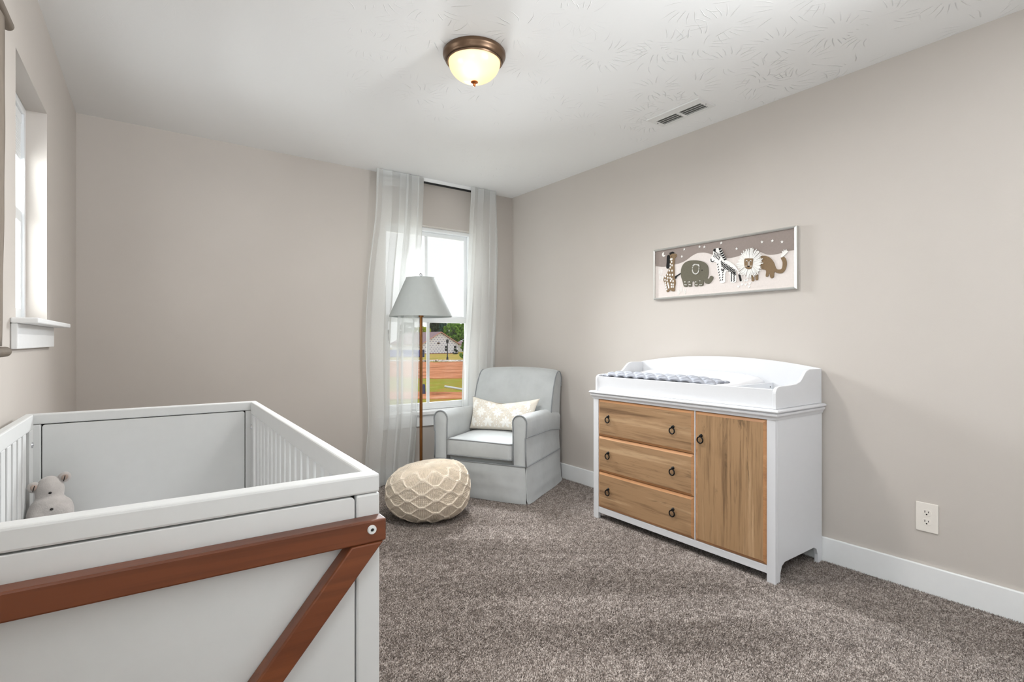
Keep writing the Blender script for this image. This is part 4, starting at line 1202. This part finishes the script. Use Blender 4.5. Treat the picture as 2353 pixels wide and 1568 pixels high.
# back
BPF = [(0.118, 0.34), (0.128, 0.45), (0.142, 0.56), (0.165, 0.66), (0.200, 0.755), (0.240, 0.825), (0.272, 0.862), (0.305, 0.882), (0.340, 0.886), (0.370, 0.874), (0.388, 0.848), (0.392, 0.815), (0.380, 0.76), (0.362, 0.66), (0.350, 0.50), (0.345, 0.258), (0.20, 0.258)]
bk = MB()
nx = 41
for i in range(nx):
    u = -1 + 2 * i / (nx - 1)
    x = 0.010 + 0.338 * u
    edge = 0.010 * (abs(u) ** 14)
    for k, (y, z) in enumerate(BPF):
        cx0, cz0 = 0.27, 0.6
        yy = y + (cx0 - y) * edge * 4; zz = z
        if z > 0.55: zz += 0.020 * (1 - u * u) * (z - 0.55) / 0.33 - edge
        if k < 7:
            yy -= 0.020 * (1 - u * u) * min(1, (z - 0.3) / 0.3)
            # stretch wrinkles
            w = math.exp(-((u - 0.15) / 0.36) ** 2) * math.exp(-((z - 0.74) / 0.09) ** 2)
            yy += 0.0075 * w * math.sin(u * 46 + z * 5)
        bk.v.append((x, yy, zz))
n_ = len(BPF)
for i in range(nx - 1):
    for k in range(n_):
        k2 = (k + 1) % n_
        bk.f.append((i * n_ + k, i * n_ + k2, (i + 1) * n_ + k2, (i + 1) * n_ + k)); bk.m.append(0)
bk.f.append(tuple(range(n_))[::-1]); bk.f.append(tuple((nx - 1) * n_ + k for k in range(n_))); bk.m += [0, 0]
bo_ = bk.build('backrest', 'chair_velvet', AC, smooth=55)
for xs in (-0.3285, 0.3485):
    bp = MB().tube([(xs, y + (0.27 - y) * 0.035, z - (0.010 if z > 0.55 else 0)) for y, z in densify(BPF[2:13], False)], 0.0046, 8)
    bp.build('piping', 'chair_piping', bo_, smooth=True)

# lumbar pillow leaning on the chair back
PA = (0.0, 0.085, 0.538)       # centre in the chair's own axes
def chair_to_world(p):
    c, s = math.cos(ARZ), math.sin(ARZ)
    return (AO[0] + p[0] * c - p[1] * s, AO[1] + p[0] * s + p[1] * c, p[2])
PL = thing('lumbar_pillow', 'cream lumbar pillow embroidered with white flowers on the armchair', 'pillow', chair_to_world((-0.010, 0.022, 0.548)), ARZ)
TILT = R(-27)
def pil(u, v, side, lift=0.0):
    # u across, v up, both -1..1
    pin_v = 1 - 0.34 * (1 - abs(u) ** 1.6) * (1 if v > 0 else 0.25)
    pin_u = 1 - 0.05 * (1 - v * v)
    x = 0.283 * u * pin_u * (0.965 + 0.065 * v)
    h = 0.135 * v * pin_v + 0.012 * u * (1 if u > 0 else -0.3)
    th = 0.062 * max(0, 1 - abs(u) ** 2.6) ** 0.55 * max(0, 1 - abs(v) ** 2.6) ** 0.55
    crease = 0.022 * math.exp(-((u + 0.12 - 0.25 * (v - 1)) / 0.16) ** 2) * max(0, v + 0.25) if side < 0 else 0
    d = side * (th + (lift if th > 0.0005 else 0)) + crease + 0.0035 * vnoise(u * 2, v, side, 3.5) * (th / 0.06)
    y = d
    c, s = math.cos(TILT), math.sin(TILT)
    return (x, y * c - h * s, y * s + h * c)
pm_ = MB()
pm_.grid(lambda a, b: pil(2 * a - 1, 2 * b - 1, -1), 60, 32)
pm_.grid(lambda a, b: pil(2 * a - 1, 2 * b - 1, 1), 60, 32)
pm_.build('cushion', 'pillow_linen', PL, smooth=True)
em = MB()
def on_pillow(poly, lift=0.0016):
    o = len(em.v)
    n_ = len(poly)
    cx0 = sum(p[0] for p in poly) / n_; cy0 = sum(p[1] for p in poly) / n_
    for p in poly: em.v.append(pil(p[0] / 0.283, p[1] / 0.135, -1, 0.0008))
    em.v.append(pil(cx0 / 0.283, cy0 / 0.135, -1, lift * 1.6))
    for k in range(n_): em.f.append((o + k, o + (k + 1) % n_, o + n_)); em.m.append(0)
def flower(cx0, cy0, r_):
    for k in range(8):
        a = k * PI / 4
        tip = r_ if k % 2 == 0 else r_ * 0.85
        pts = []
        for t in range(10):
            tt = t / 10 * 2 * PI
            lx = 0.12 * r_ + tip * 0.5 * (1 - math.cos(tt)) * 0.95
            ly = 0.19 * r_ * math.sin(tt) * 1.15
            pts.append((cx0 + lx * math.cos(a) - ly * math.sin(a), cy0 + lx * math.sin(a) + ly * math.cos(a)))
        if all(abs(p[0]) < 0.27 and abs(p[1]) < 0.127 for p in pts): on_pillow(pts)
    if abs(cy0) < 0.12: on_pillow([(cx0 + 0.16 * r_ * math.cos(k * PI / 5), cy0 + 0.16 * r_ * math.sin(k * PI / 5)) for k in range(10)], 0.003)
for i in range(-3, 4):
    for j in range(-2, 3):
        cx0 = i * 0.165 + (0.0825 if j % 2 else 0) - 0.01; cy0 = j * 0.083 - 0.005
        if abs(cx0) < 0.29: flower(cx0, cy0, 0.047)
        for dx, dy in ((0.0825, 0.0), (0.0825, 0.018), (0.0825, -0.018), (0.060, 0.03), (0.105, 0.03), (0.06, -0.03), (0.105, -0.03)):
            p0, p1 = cx0 + dx, cy0 + dy
            if abs(p0) < 0.262 and abs(p1) < 0.12: on_pillow([(p0 + 0.0055 * math.cos(k * PI / 4), p1 + 0.0055 * math.sin(k * PI / 4)) for k in range(8)], 0.002)
        for sx in (-1, 1):
            for k in range(9):
                a0 = (cx0 + sx * 0.0825 - sx * 0.034 * (1 - abs(k - 4.5) / 4.5) , cy0 - 0.045 + k * 0.01)
                a1 = (cx0 + sx * 0.0825 - sx * 0.034 * (1 - abs(k - 3.5) / 4.5), cy0 - 0.045 + (k + 1) * 0.01)
                pts = stroke(a0, a1, 0.0028)
                if all(abs(p[0]) < 0.268 and abs(p[1]) < 0.124 for p in pts): on_pillow(pts, 0.0012)
em.build('embroidery', 'embroidery_white', PL, smooth=True)

# ---------------------------------------------------------------- knitted pouf
simple('pouf_yarn', (224, 211, 193), 0.95, var=0.10, scale=25, bump=0.3, bscale=420, sheen=0.2)
PFO = (1.567, 3.060, 0.0)
RP, HP_ = 0.262, 0.335
def make_pouf():
    NU, NV = 1296, 330
    ncol = 144
    verts = []
    tw = R(20)
    sin, cos, pi = math.sin, math.cos, math.pi
    for i in range(NU):
        th = 2 * pi * i / NU
        ct, st_ = cos(th), sin(th)
        for j in range(NV):
            s = j / (NV - 1)                      # 0 bottom .. 1 top along the meridian
            ph = -pi / 2 + pi * s
            cp_, sp_ = cos(ph), sin(ph)
            r = RP * abs(cp_) ** 0.72
            z = HP_ / 2 * (1 if sp_ > 0 else -1) * abs(sp_) ** 0.80
            nr, nz = cp_, sp_
            # cable honeycomb: wavy rope lines
            row = (z / HP_ + 0.5) * 9.0
            hx = th * 10 / (2 * pi)
            d = 0.0
            k0 = int(math.floor(row))
            for k in (k0 - 1, k0, k0 + 1, k0 + 2):
                tri = abs(((hx + 0.5 * (k % 2)) % 1.0) - 0.5) * 2       # 0..1
                w = (tri - 0.5) * 1.7
                w = max(-0.5, min(0.5, w))
                yl = k + 0.86 * w
                dd = (row - yl)
                g_ = math.exp(-(dd / 0.19) ** 2)
                if g_ > d: d = g_; dsel = dd; ksel = k
            edge = 1.0 if sp_ < 0.80 else max(0.0, 1 - (sp_ - 0.80) / 0.10)
            d *= edge
            c = th * ncol / (2 * pi)
            rowk = s * 78.0
            kn = 0.5 + 0.5 * sin(2 * pi * (c + 0.22 * sin(2 * pi * rowk)))
            kn *= 0.72 + 0.28 * sin(2 * pi * rowk + 1.2)
            rope = 0.5 + 0.5 * sin(2 * pi * (dsel * 4.2 + 0.12 * sin(c * 1.3)))
            h = (0.0105 * d + 0.0034 * rope * d) + 0.0088 * kn * (1 - 0.95 * d) * min(1.0, cp_ * 3)
            r += h * nr; z += h * nz
            x = r * ct; y = r * st_
            # slouch: higher on the right, soft bulges
            lump = 1 + 0.022 * sin(2 * th + 0.6) + 0.014 * sin(3 * th + z * 6)
            x *= lump; y *= lump
            zz = z + HP_ / 2
            side = x * 0.8085 - y * 0.5885
            zz += max(0.0, zz / HP_) ** 1.5 * (side * 0.085)
            zz = max(zz, 0.0015)
            verts.append((x, y, zz))
    faces = []
    for i in range(NU):
        i2 = (i + 1) % NU
        a, b = i * NV, i2 * NV
        for j in range(NV - 1):
            faces.append((a + j, b + j, b + j + 1, a + j + 1))
    me = bpy.data.meshes.new('knitted_pouf')
    me.from_pydata(verts, [], faces)
    me.materials.append(MATS['pouf_yarn'])
    me.shade_smooth()
    me.update()
    o = bpy.data.objects.new('knitted_pouf', me)
    o.location = PFO
    COL.objects.link(o)
    return o
tag(make_pouf(), 'cream cable-knit pouf standing in front of the armchair', 'pouf')

# ---------------------------------------------------------------- floor lamp
FO = (1.794, 3.632, 0.0)
FL = thing('floor_lamp', 'floor lamp with a pale grey shade and slim bronze pole by the window', 'floor lamp', FO)
MB().lathe([(0.0, 0.0), (0.128, 0.0), (0.130, 0.004), (0.129, 0.016), (0.124, 0.021), (0.03, 0.026), (0.018, 0.034), (0.012, 0.05), (0.0, 0.05)], 48).build('base', 'lamp_pole_bronze', FL, smooth=45)
MB().tube([(0, 0, 0.045), (0, 0, 0.6), (0, 0, 0.9), (0, 0, 1.30)], 0.0115, 16).build('pole', 'lamp_pole_bronze', FL, smooth=50)
MB().tube([(0, 0, 1.30), (0, 0, 1.36)], 0.019, 16).tube([(0.06, 0, 1.34), (0.07, 0, 1.42), (0.06, 0, 1.53), (0, 0, 1.598), (-0.06, 0, 1.53), (-0.07, 0, 1.42), (-0.06, 0, 1.34)], 0.003, 8).build('socket_and_harp', 'lamp_pole_bronze', FL, smooth=45)
MB().lathe([(0.234, 1.302), (0.2345, 1.310), (0.113, 1.590), (0.1125, 1.596), (0.1105, 1.596), (0.111, 1.589), (0.2325, 1.309), (0.232, 1.302)], 96, closed=True).build('lamp_shade', 'lamp_shade_linen', FL, smooth=35)
sp_ = MB()
for k in range(3):
    a = 2 * PI * k / 3
    sp_.tube([(0, 0, 1.592), (0.111 * math.cos(a), 0.111 * math.sin(a), 1.592)], 0.0022, 6)
sp_.build('shade_spider', 'chrome', FL)
MB().lathe([(0.0, 1.598), (0.007, 1.599), (0.008, 1.603), (0.005, 1.606), (0.0095, 1.612), (0.0125, 1.619), (0.011, 1.628), (0.006, 1.633), (0.0, 1.634)], 20).build('finial', 'chrome', FL, smooth=50)

# ---------------------------------------------------------------- sheer curtains on a ceiling rod
RO = (2.08, 3.872, 2.40)
RD = thing('curtain_rod', 'slim black curtain rod under a white ceiling track above the window', 'curtain rod', RO)
MB().box(1.575, 2.60, 3.866, 3.882, 2.409, H - 0.0005).build('track', 'trim_white', RD, origin=RO, bevel=0.002)
MB().box(1.575, 2.60, 3.862, 3.872, 2.392, 2.4085).build('rod', 'black_rod', RD, origin=RO, bevel=0.003)
for x in (1.60, 2.575): MB().box(x - 0.01, x + 0.01, 3.872, YB - 0.0005, 2.392, 2.4085).build('bracket', 'black_rod', RD, origin=RO)
CLL = [(2.43, 1.529), (2.406, 1.527), (2.1, 1.522), (1.695, 1.466), (1.231, 1.432), (0.969, 1.432), (0.506, 1.460), (0.225, 1.429), (0.0, 1.44)]
CLR = [(2.425, 1.929), (2.013, 1.914), (1.591, 1.895), (1.071, 1.887), (0.722, 1.883), (0.444, 1.875), (0.165, 1.853), (0.0, 1.83)]
CRL = [(2.42, 2.370), (2.066, 2.351), (1.364, 2.338), (0.876, 2.308), (0.577, 2.299), (0.0, 2.300)]
CRR = [(2.42, 2.618), (1.949, 2.648), (1.328, 2.657), (0.88, 2.650), (0.0, 2.640)]
def curtain(name, label, Ltab, Rtab, nf, seed, y0, amp, back=0.0):
    root = thing(name, label, 'curtain', ((Ltab[0][1] + Rtab[0][1]) / 2, y0, 0), 0, 'sheer curtains at the window')
    org = root.location
    ZT, ZB = 2.432, 0.012
    rnd = random.Random(seed)
    ph = [rnd.uniform(0, 6.28) for _ in range(6)]
    def fn(u, z):
        xl, xr = smooth_tab(Ltab, z), smooth_tab(Rtab, z)
        v = (ZT - z) / (ZT - ZB)
        # folds drift sideways and widen towards the floor
        uu = u + 0.035 * math.sin(2 * PI * u + ph[0] + v * 1.2) * math.sin(PI * u)
        wv = 2 * PI * nf * u + ph[1] + 0.9 * math.sin(v * 2.2 + ph[2]) + 0.5 * math.sin(2 * PI * u * 1.7 + ph[3] + v * 2)
        fall = min(1.0, u * 8, (1 - u) * 8)
        sx = (0.95 / (nf * 2)) * (0.75 + 0.25 * math.sin(4 * u + ph[4])) * math.sin(2 * wv) * 0.42 * fall
        tight = 0.55 + 0.45 * min(1, v * 2.5)
        dy = amp * tight * math.sin(wv) + 0.012 * math.sin(wv * 0.37 + v * 4 + ph[5]) * min(1, v * 2)
        dy += back * min(1.0, v * 1.8)
        x = xl + (xr - xl) * (uu + sx)
        return (x - org[0], dy, z)
    def part(nm, za, zb, mat, nz, off=0.0):
        m_ = MB()
        m_.grid(lambda u, t: (lambda p: (p[0], p[1] - off, p[2]))(fn(u, lerp(za, zb, t))), 170, nz)
        return m_.build(nm, mat, root, smooth=True)
    part('panel', ZT - 0.002, ZB, 'sheer_voile', 90)
    part('header', ZT - 0.001, 2.315, 'sheer_voile', 8, 0.002)
    part('bottom_hem', 0.13, ZB - 0.001, 'sheer_voile', 8, 0.002)
    for u in (0.004, 0.996):
        hs = MB().tube([(lambda p: (p[0], p[1] - 0.001, p[2]))(fn(u, lerp(ZT - 0.003, ZB + 0.002, k / 60))) for k in range(61)], 0.0022, 6)
        hs.build('side_hem', 'sheer_hem', root, smooth=True)
    return root
curtain('sheer_curtain', 'wide white sheer curtain at the left of the window behind the floor lamp', CLL, CLR, 3.6, 5, 3.846, 0.026)
curtain('sheer_curtain', 'narrow white sheer curtain at the right of the window behind the armchair', CRL, CRR, 2.4, 11, 3.842, 0.018, 0.045)

# ---------------------------------------------------------------- outside: building plot seen from the upper floor
GZ = -3.2
def ground_mat(name, stops, sc):
    m, t, p = new_mat(name)
    v = t.coords(scale=sc)
    nz = t.noise(v, 1.0, 6, 0.65)
    t.t.links.new(t.ramp(nz, stops), p.inputs['Base Color'])
    p.inputs['Roughness'].default_value = 1.0
    p.inputs['Specular IOR Level'].default_value = 0.1
ROTV = R(36.05)
ground_mat('plot_grass', [(0.30, lin((186, 122, 70))), (0.42, lin((176, 150, 62))), (0.56, lin((152, 154, 44))), (0.72, lin((196, 176, 96)))], (0.35, 0.35, 1))
ground_mat('plot_dirt', [(0.28, lin((128, 74, 42))), (0.42, lin((196, 124, 84))), (0.60, lin((222, 150, 110))), (0.74, lin((236, 180, 150)))], (0.30, 0.30, 1))
ground_mat('gravel_white', [(0.36, lin((110, 92, 80))), (0.5, lin((226, 216, 208))), (0.7, lin((250, 246, 242)))], (0.8, 0.8, 1))
ground_mat('lawn_far', [(0.3, lin((150, 140, 60))), (0.5, lin((188, 170, 84))), (0.7, lin((210, 160, 96)))], (0.2, 0.2, 1))
FX, FY = math.sin(ROTV), math.cos(ROTV)      # direction the window view looks along
RX, RY = math.cos(ROTV), -math.sin(ROTV)
def vp(side, d): return (RX * side + FX * d, RY * side + FY * d)
def strip_poly(d0, d1, s0, s1, amp, seed):
    pts = []
    for k in range(25):
        s = lerp(s0, s1, k / 24); pts.append(vp(s, d0 + amp * noise.noise(Vector((s * 0.15, seed, 0)))))
    for k in range(25):
        s = lerp(s1, s0, k / 24); pts.append(vp(s, d1 + amp * noise.noise(Vector((s * 0.15, seed + 5, 0)))))
    return pts
g = MB().prism([vp(-160, 6), vp(130, 6), vp(200, 330), vp(-260, 330)], GZ - 1, GZ)
struct(g.build('ground', 'plot_grass'), 'patchy grass plot outside the window', 'ground')
def patch(name, label, cat, mat, d0, d1, s0, s1, z, amp, seed):
    o = MB().prism(strip_poly(d0, d1, s0, s1, amp, seed), GZ, GZ + z).build(name, mat)
    return struct(o, label, cat)
patch('dirt_field', 'bare red clay field across the plot', 'dirt', 'plot_dirt', 62, 107, -90, 60, 0.05, 9, 1.0)
patch('dirt_bank', 'strip of red clay close below the house', 'dirt', 'plot_dirt', 39, 44.5, -60, 40, 0.05, 3, 4.0)
patch('gravel_path', 'pale gravel path beyond the clay field', 'path', 'gravel_white', 109, 116, -90, 60, 0.08, 3, 7.0)
patch('far_lawn', 'yellow-green lawn in front of the new house', 'lawn', 'lawn_far', 117, 172, -120, 90, 0.06, 4, 9.0)
rk = MB()
rr = random.Random(5)
for k in range(90):
    s, d = rr.uniform(-22, 0), rr.uniform(106, 110)
    x, y = vp(s, d)
    rk.sphere((x, y, GZ + 0.1), (rr.uniform(.15, .5), rr.uniform(.15, .5), rr.uniform(.1, .35)), 7, 5)
tag(rk.build('gravel_edging', 'gravel_white', smooth=True), 'rough pale stones along the gravel path outside', 'stones', kind='stuff')

simple('house_roof', (150, 124, 132), 0.9, var=0.12, scale=6)
def wrap_mat():
    m, t, p = new_mat('house_wrap')
    tc = t.n('ShaderNodeTexCoord').outputs['Object']
    sx = t.n('ShaderNodeSeparateXYZ', {0: tc})
    row = t.math('DIVIDE', sx.outputs[2], 0.62)
    rowi = t.math('FLOOR', row)
    rf = t.math('SUBTRACT', row, rowi)
    col_ = t.math('ADD', t.math('DIVIDE', sx.outputs[0], 1.05), t.math('MULTIPLY', rowi, 0.5))
    cf = t.math('SUBTRACT', col_, t.math('FLOOR', col_))
    inr = t.math('MULTIPLY', t.math('GREATER_THAN', rf, 0.36), t.math('LESS_THAN', rf, 0.62))
    inc = t.math('MULTIPLY', t.math('GREATER_THAN', cf, 0.30), t.math('LESS_THAN', cf, 0.74))
    br = t.math('GREATER_THAN', t.noise(tc, 3.0, 1), 0.40)
    f = t.math('MULTIPLY', t.math('MULTIPLY', inr, inc), br)
    c = t.mix(t.math('MULTIPLY', f, 0.9), lin((232, 230, 244)), lin((70, 72, 150)))
    t.t.links.new(c, p.inputs['Base Color'])
    p.inputs['Roughness'].default_value = 0.7
wrap_mat()
simple('dumpster_blue', (48, 74, 190), 0.6, var=0.12, scale=2)
simple('dumpster_navy', (30, 36, 84), 0.6)
simple('fascia', (206, 150, 136), 0.7)
simple('post_black', (24, 24, 30), 0.6)
simple('shed_white', (224, 226, 234), 0.7)
simple('brick_red', (150, 96, 80), 0.9, var=0.2, scale=4)
def leaf_mat(name, dark, mid, light):
    m, t, p = new_mat(name)
    v = t.coords()
    nz = t.noise(v, 1.6, 6, 0.75)
    t.t.links.new(t.ramp(nz, [(0.35, lin(dark)), (0.5, lin(mid)), (0.66, lin(light))]), p.inputs['Base Color'])
    p.inputs['Roughness'].default_value = 0.9
    p.inputs['Specular IOR Level'].default_value = 0.15
    t.t.links.new(t.bump(nz, 1.0, 0.5), p.inputs['Normal'])
leaf_mat('leaf_bright', (38, 66, 16), (98, 140, 40), (150, 184, 76))
leaf_mat('leaf_dark', (14, 22, 12), (34, 48, 24), (70, 88, 48))
leaf_mat('leaf_yellow', (84, 96, 20), (160, 172, 44), (206, 208, 84))
leaf_mat('leaf_blue', (20, 40, 34), (46, 78, 66), (82, 112, 96))
simple('bark', (86, 66, 50), 0.9, var=0.2)

# new house wrapped in printed sheeting: gable end turned a little to the right of the view
hx, hy = vp(-23.3, 172)
HS = thing('new_house', 'unfinished one-storey house in printed white wrap with a mauve roof', 'house', (hx, hy, GZ), -ROTV + R(34))
GW, EV, RG, LN = 6.5, 3.2, 7.0, 26.0
MB().prism([(-GW, 0), (GW, 0), (GW, EV), (0, RG - 0.1), (-GW, EV)], 0, LN, 'y').build('wrapped_walls', 'house_wrap', HS)
rf = MB()
ov = 0.55
sl = (RG - EV) / GW
for sg in (-1, 1):
    e_ = (sg * (GW + ov), EV - sl * ov)
    rf.prism([(0, RG), e_, (e_[0], e_[1] + 0.22), (0, RG + 0.22)], -ov, LN + ov, 'y')
rfo = rf.build('roof', 'house_roof', HS)
fa = MB()
for sg in (-1, 1):
    e_ = (sg * (GW + ov), EV - sl * ov)
    fa.prism([(0, RG - 0.02), e_, (e_[0], e_[1] + 0.24), (0, RG + 0.24)], -ov - 0.1, -ov - 0.005, 'y')
fa.build('rake_trim', 'fascia', HS)
for x in (2.1, 5.4):
    w = MB().box(x - 0.45, x + 0.45, -0.06, 0.02, 0.9, 2.6).build('window', 'post_black', HS)
    MB().box(x - 0.5, x + 0.5, -0.1, 0.0, 1.70, 1.82).build('meeting_rail', 'shed_white', w)
MB().box(-1.1, -0.3, -0.08, 0.02, 3.2, 3.75).build('gable_vent', 'bark', HS)
MB().box(-GW - 0.03, GW + 0.03, -0.05, LN, 0, 0.22).build('foundation', 'brick_red', HS)

dx, dy = vp(-25.6, 136)
DU = thing('dumpster', 'blue roll-off dumpster beside the new house', 'dumpster', (dx, dy, GZ), -ROTV + R(6))
MB().prism([(-6.2, 0.25), (2.4, 0.25), (2.9, 1.9), (-6.2, 1.9)], -1.1, 1.1, 'y').build('hopper', 'dumpster_blue', DU)
rb = MB()
for k in range(9): rb.box(-6.0 + k * 1.0, -5.85 + k * 1.0, -1.2, -1.1, 0.25, 1.85)
rb.build('ribs', 'dumpster_blue', DU)
MB().box(2.35, 3.0, -1.2, 1.2, 0.1, 1.95).build('end_gate', 'dumpster_navy', DU)
MB().box(-6.2, 2.4, -0.9, 0.9, 0, 0.25).build('skids', 'dumpster_navy', DU)

lx, ly = vp(-14.3, 117)
SL = thing('street_lamp', 'black street lamp post standing by the gravel path', 'street lamp', (lx, ly, GZ))
MB().lathe([(0.0, 0), (0.24, 0), (0.22, 0.5), (0.13, 0.8), (0.10, 3.7), (0.0, 3.7)], 12).build('post', 'post_black', SL, smooth=50)
MB().lathe([(0.0, 3.7), (0.22, 3.72), (0.3, 4.25), (0.36, 4.3), (0.1, 4.6), (0.0, 4.7)], 12).build('lantern', 'post_black', SL, smooth=40)

bx, by = vp(-11.4, 131)
BA = thing('culvert_pipe', 'black drain pipe with a pale round end lying on the far lawn', 'pipe', (bx, by, GZ), -ROTV)
MB().tube([(-0.4, -0.6, 0.75), (3.2, 0.9, 0.75)], 0.75, 20).build('pipe', 'post_black', BA, smooth=40)
MB().tube([(-0.5, -0.64, 0.75), (-0.41, -0.6, 0.75)], 0.45, 20).build('end_cap', 'shed_white', BA, smooth=40)

px_, py_ = vp(-7.1, 42.5)
PD = MB().lathe([(0.0, 0), (0.16, 0), (0.13, 0.75), (0.08, 0.82), (0, 0.83)], 10).build('marker_post', 'dumpster_navy', smooth=40, loc=(px_, py_, GZ))
tag(PD, 'small dark marker post on the near grass outside', 'post')
a0 = vp(-6.2, 49.0); a1 = vp(-4.05, 45.6)
pp = MB().tube([(a0[0], a0[1], GZ + 0.08), (a1[0], a1[1], GZ + 0.08)], 0.09, 10).build('drain_pipe', 'shed_white', smooth=40)
tag(pp, 'white pipe lying across the near grass outside', 'pipe')

sx_, sy_ = vp(-21.0, 207)
SH = thing('far_house', 'pale house far away behind the bright green tree', 'house', (sx_, sy_, GZ), -ROTV + R(-20))
MB().box(-3, 3, -3, 3, 0, 2.8).build('walls', 'shed_white', SH)
MB().prism([(-3.4, 2.7), (3.4, 2.7), (0, 4.2)], -3.3, 3.3, 'y').build('roof', 'house_roof', SH)

def tree(name, label, side, d, h, w, mat, seed, trunk_h=0.3, kind='round', group=None):
    rnd = random.Random(seed)
    x, y = vp(side, d)
    root = thing(name, label, 'tree' if name != 'bush' else 'bush', (x, y, GZ), 0, group)
    cr = MB()
    n_ = 150 if h > 4 else 40
    for k in range(n_):
        t = rnd.random()
        z = h * (trunk_h + (1 - trunk_h) * t)
        if kind == 'cone': rad = w * (1 - t) * 0.95 + 0.1 * w
        else: rad = w * math.sqrt(max(0.02, 1 - (2 * t - 0.95) ** 2))
        a = rnd.uniform(0, 2 * PI); q = rad * math.sqrt(rnd.random()) * 0.82
        s = rnd.uniform(0.09, 0.20) * w * (0.8 if kind == 'cone' else 1)
        o = len(cr.v)
        cr.sphere((q * math.cos(a), q * math.sin(a), min(z, h - s * 0.7)), (s, s, s * 0.8), 10, 7)
        for i in range(o, len(cr.v)):
            p = Vector(cr.v[i]); nn = noise.noise(p * 1.3 + Vector((seed, 0, 0))) * 0.7 * s
            dv_ = p - Vector((q * math.cos(a), q * math.sin(a), z))
            cr.v[i] = tuple(p + dv_.normalized() * nn if dv_.length > 1e-6 else p)
    cr.build('crown', mat, root)
    if name != 'bush':
        MB().tube([(0, 0, 0), (0.1, 0, h * 0.35), (0, 0.1, h * 0.75)], [0.045 * h * 0.5, 0.03 * h * 0.5, 0.01 * h], 8).build('trunk', 'bark', root, smooth=True)
    return root
G_ = 'trees beyond the new house'
tree('broadleaf_tree', 'bright green broadleaf tree right of the new house with bare lower trunk', -21.2, 191, 11.0, 4.6, 'leaf_bright', 1, 0.36, group=G_)
tree('broadleaf_tree', 'bright green tree at the far right of the window view', -15.2, 178, 11.2, 3.7, 'leaf_bright', 2, 0.08, group=G_)
tree('conifer', 'dark blue-green conifer between the house roof and the bright tree', -29.4, 227, 12.8, 5.4, 'leaf_blue', 3, 0.05, 'cone', group=G_)
tree('conifer', 'second dark blue-green conifer behind the bright tree', -26.0, 248, 13.4, 5.2, 'leaf_blue', 13, 0.05, 'cone', group=G_)
tree('broadleaf_tree', 'yellow-green tree rising behind the roof of the new house', -36.8, 215, 9.9, 5.2, 'leaf_yellow', 4, 0.1, group=G_)
tree('broadleaf_tree', 'dark tree standing tall behind the ridge of the new house', -34.2, 238, 13.6, 5.8, 'leaf_dark', 5, 0.05, group=G_)
tree('broadleaf_tree', 'dark tree at the left behind the mauve roof', -47.0, 240, 13.6, 5.8, 'leaf_dark', 6, 0.05, group=G_)
tree('broadleaf_tree', 'dark tree farthest left behind the sheer curtain', -60.5, 238, 13.0, 6.0, 'leaf_dark', 7, 0.05, group=G_)
tree('broadleaf_tree', 'green tree at the left end of the new house', -64.0, 208, 10.6, 5.0, 'leaf_bright', 8, 0.1, group=G_)
tree('conifer', 'dark conifer at the far right end of the tree line', -18.6, 264, 13.4, 5.4, 'leaf_blue', 9, 0.05, 'cone', group=G_)
tree('bush', 'low green bush beside the drain pipe on the far lawn', -10.6, 121, 1.7, 1.6, 'leaf_bright', 10, 0.05)
tree('bush', 'low dark bush at the right corner of the new house', -17.7, 166, 1.5, 1.3, 'leaf_dark', 11, 0.05)
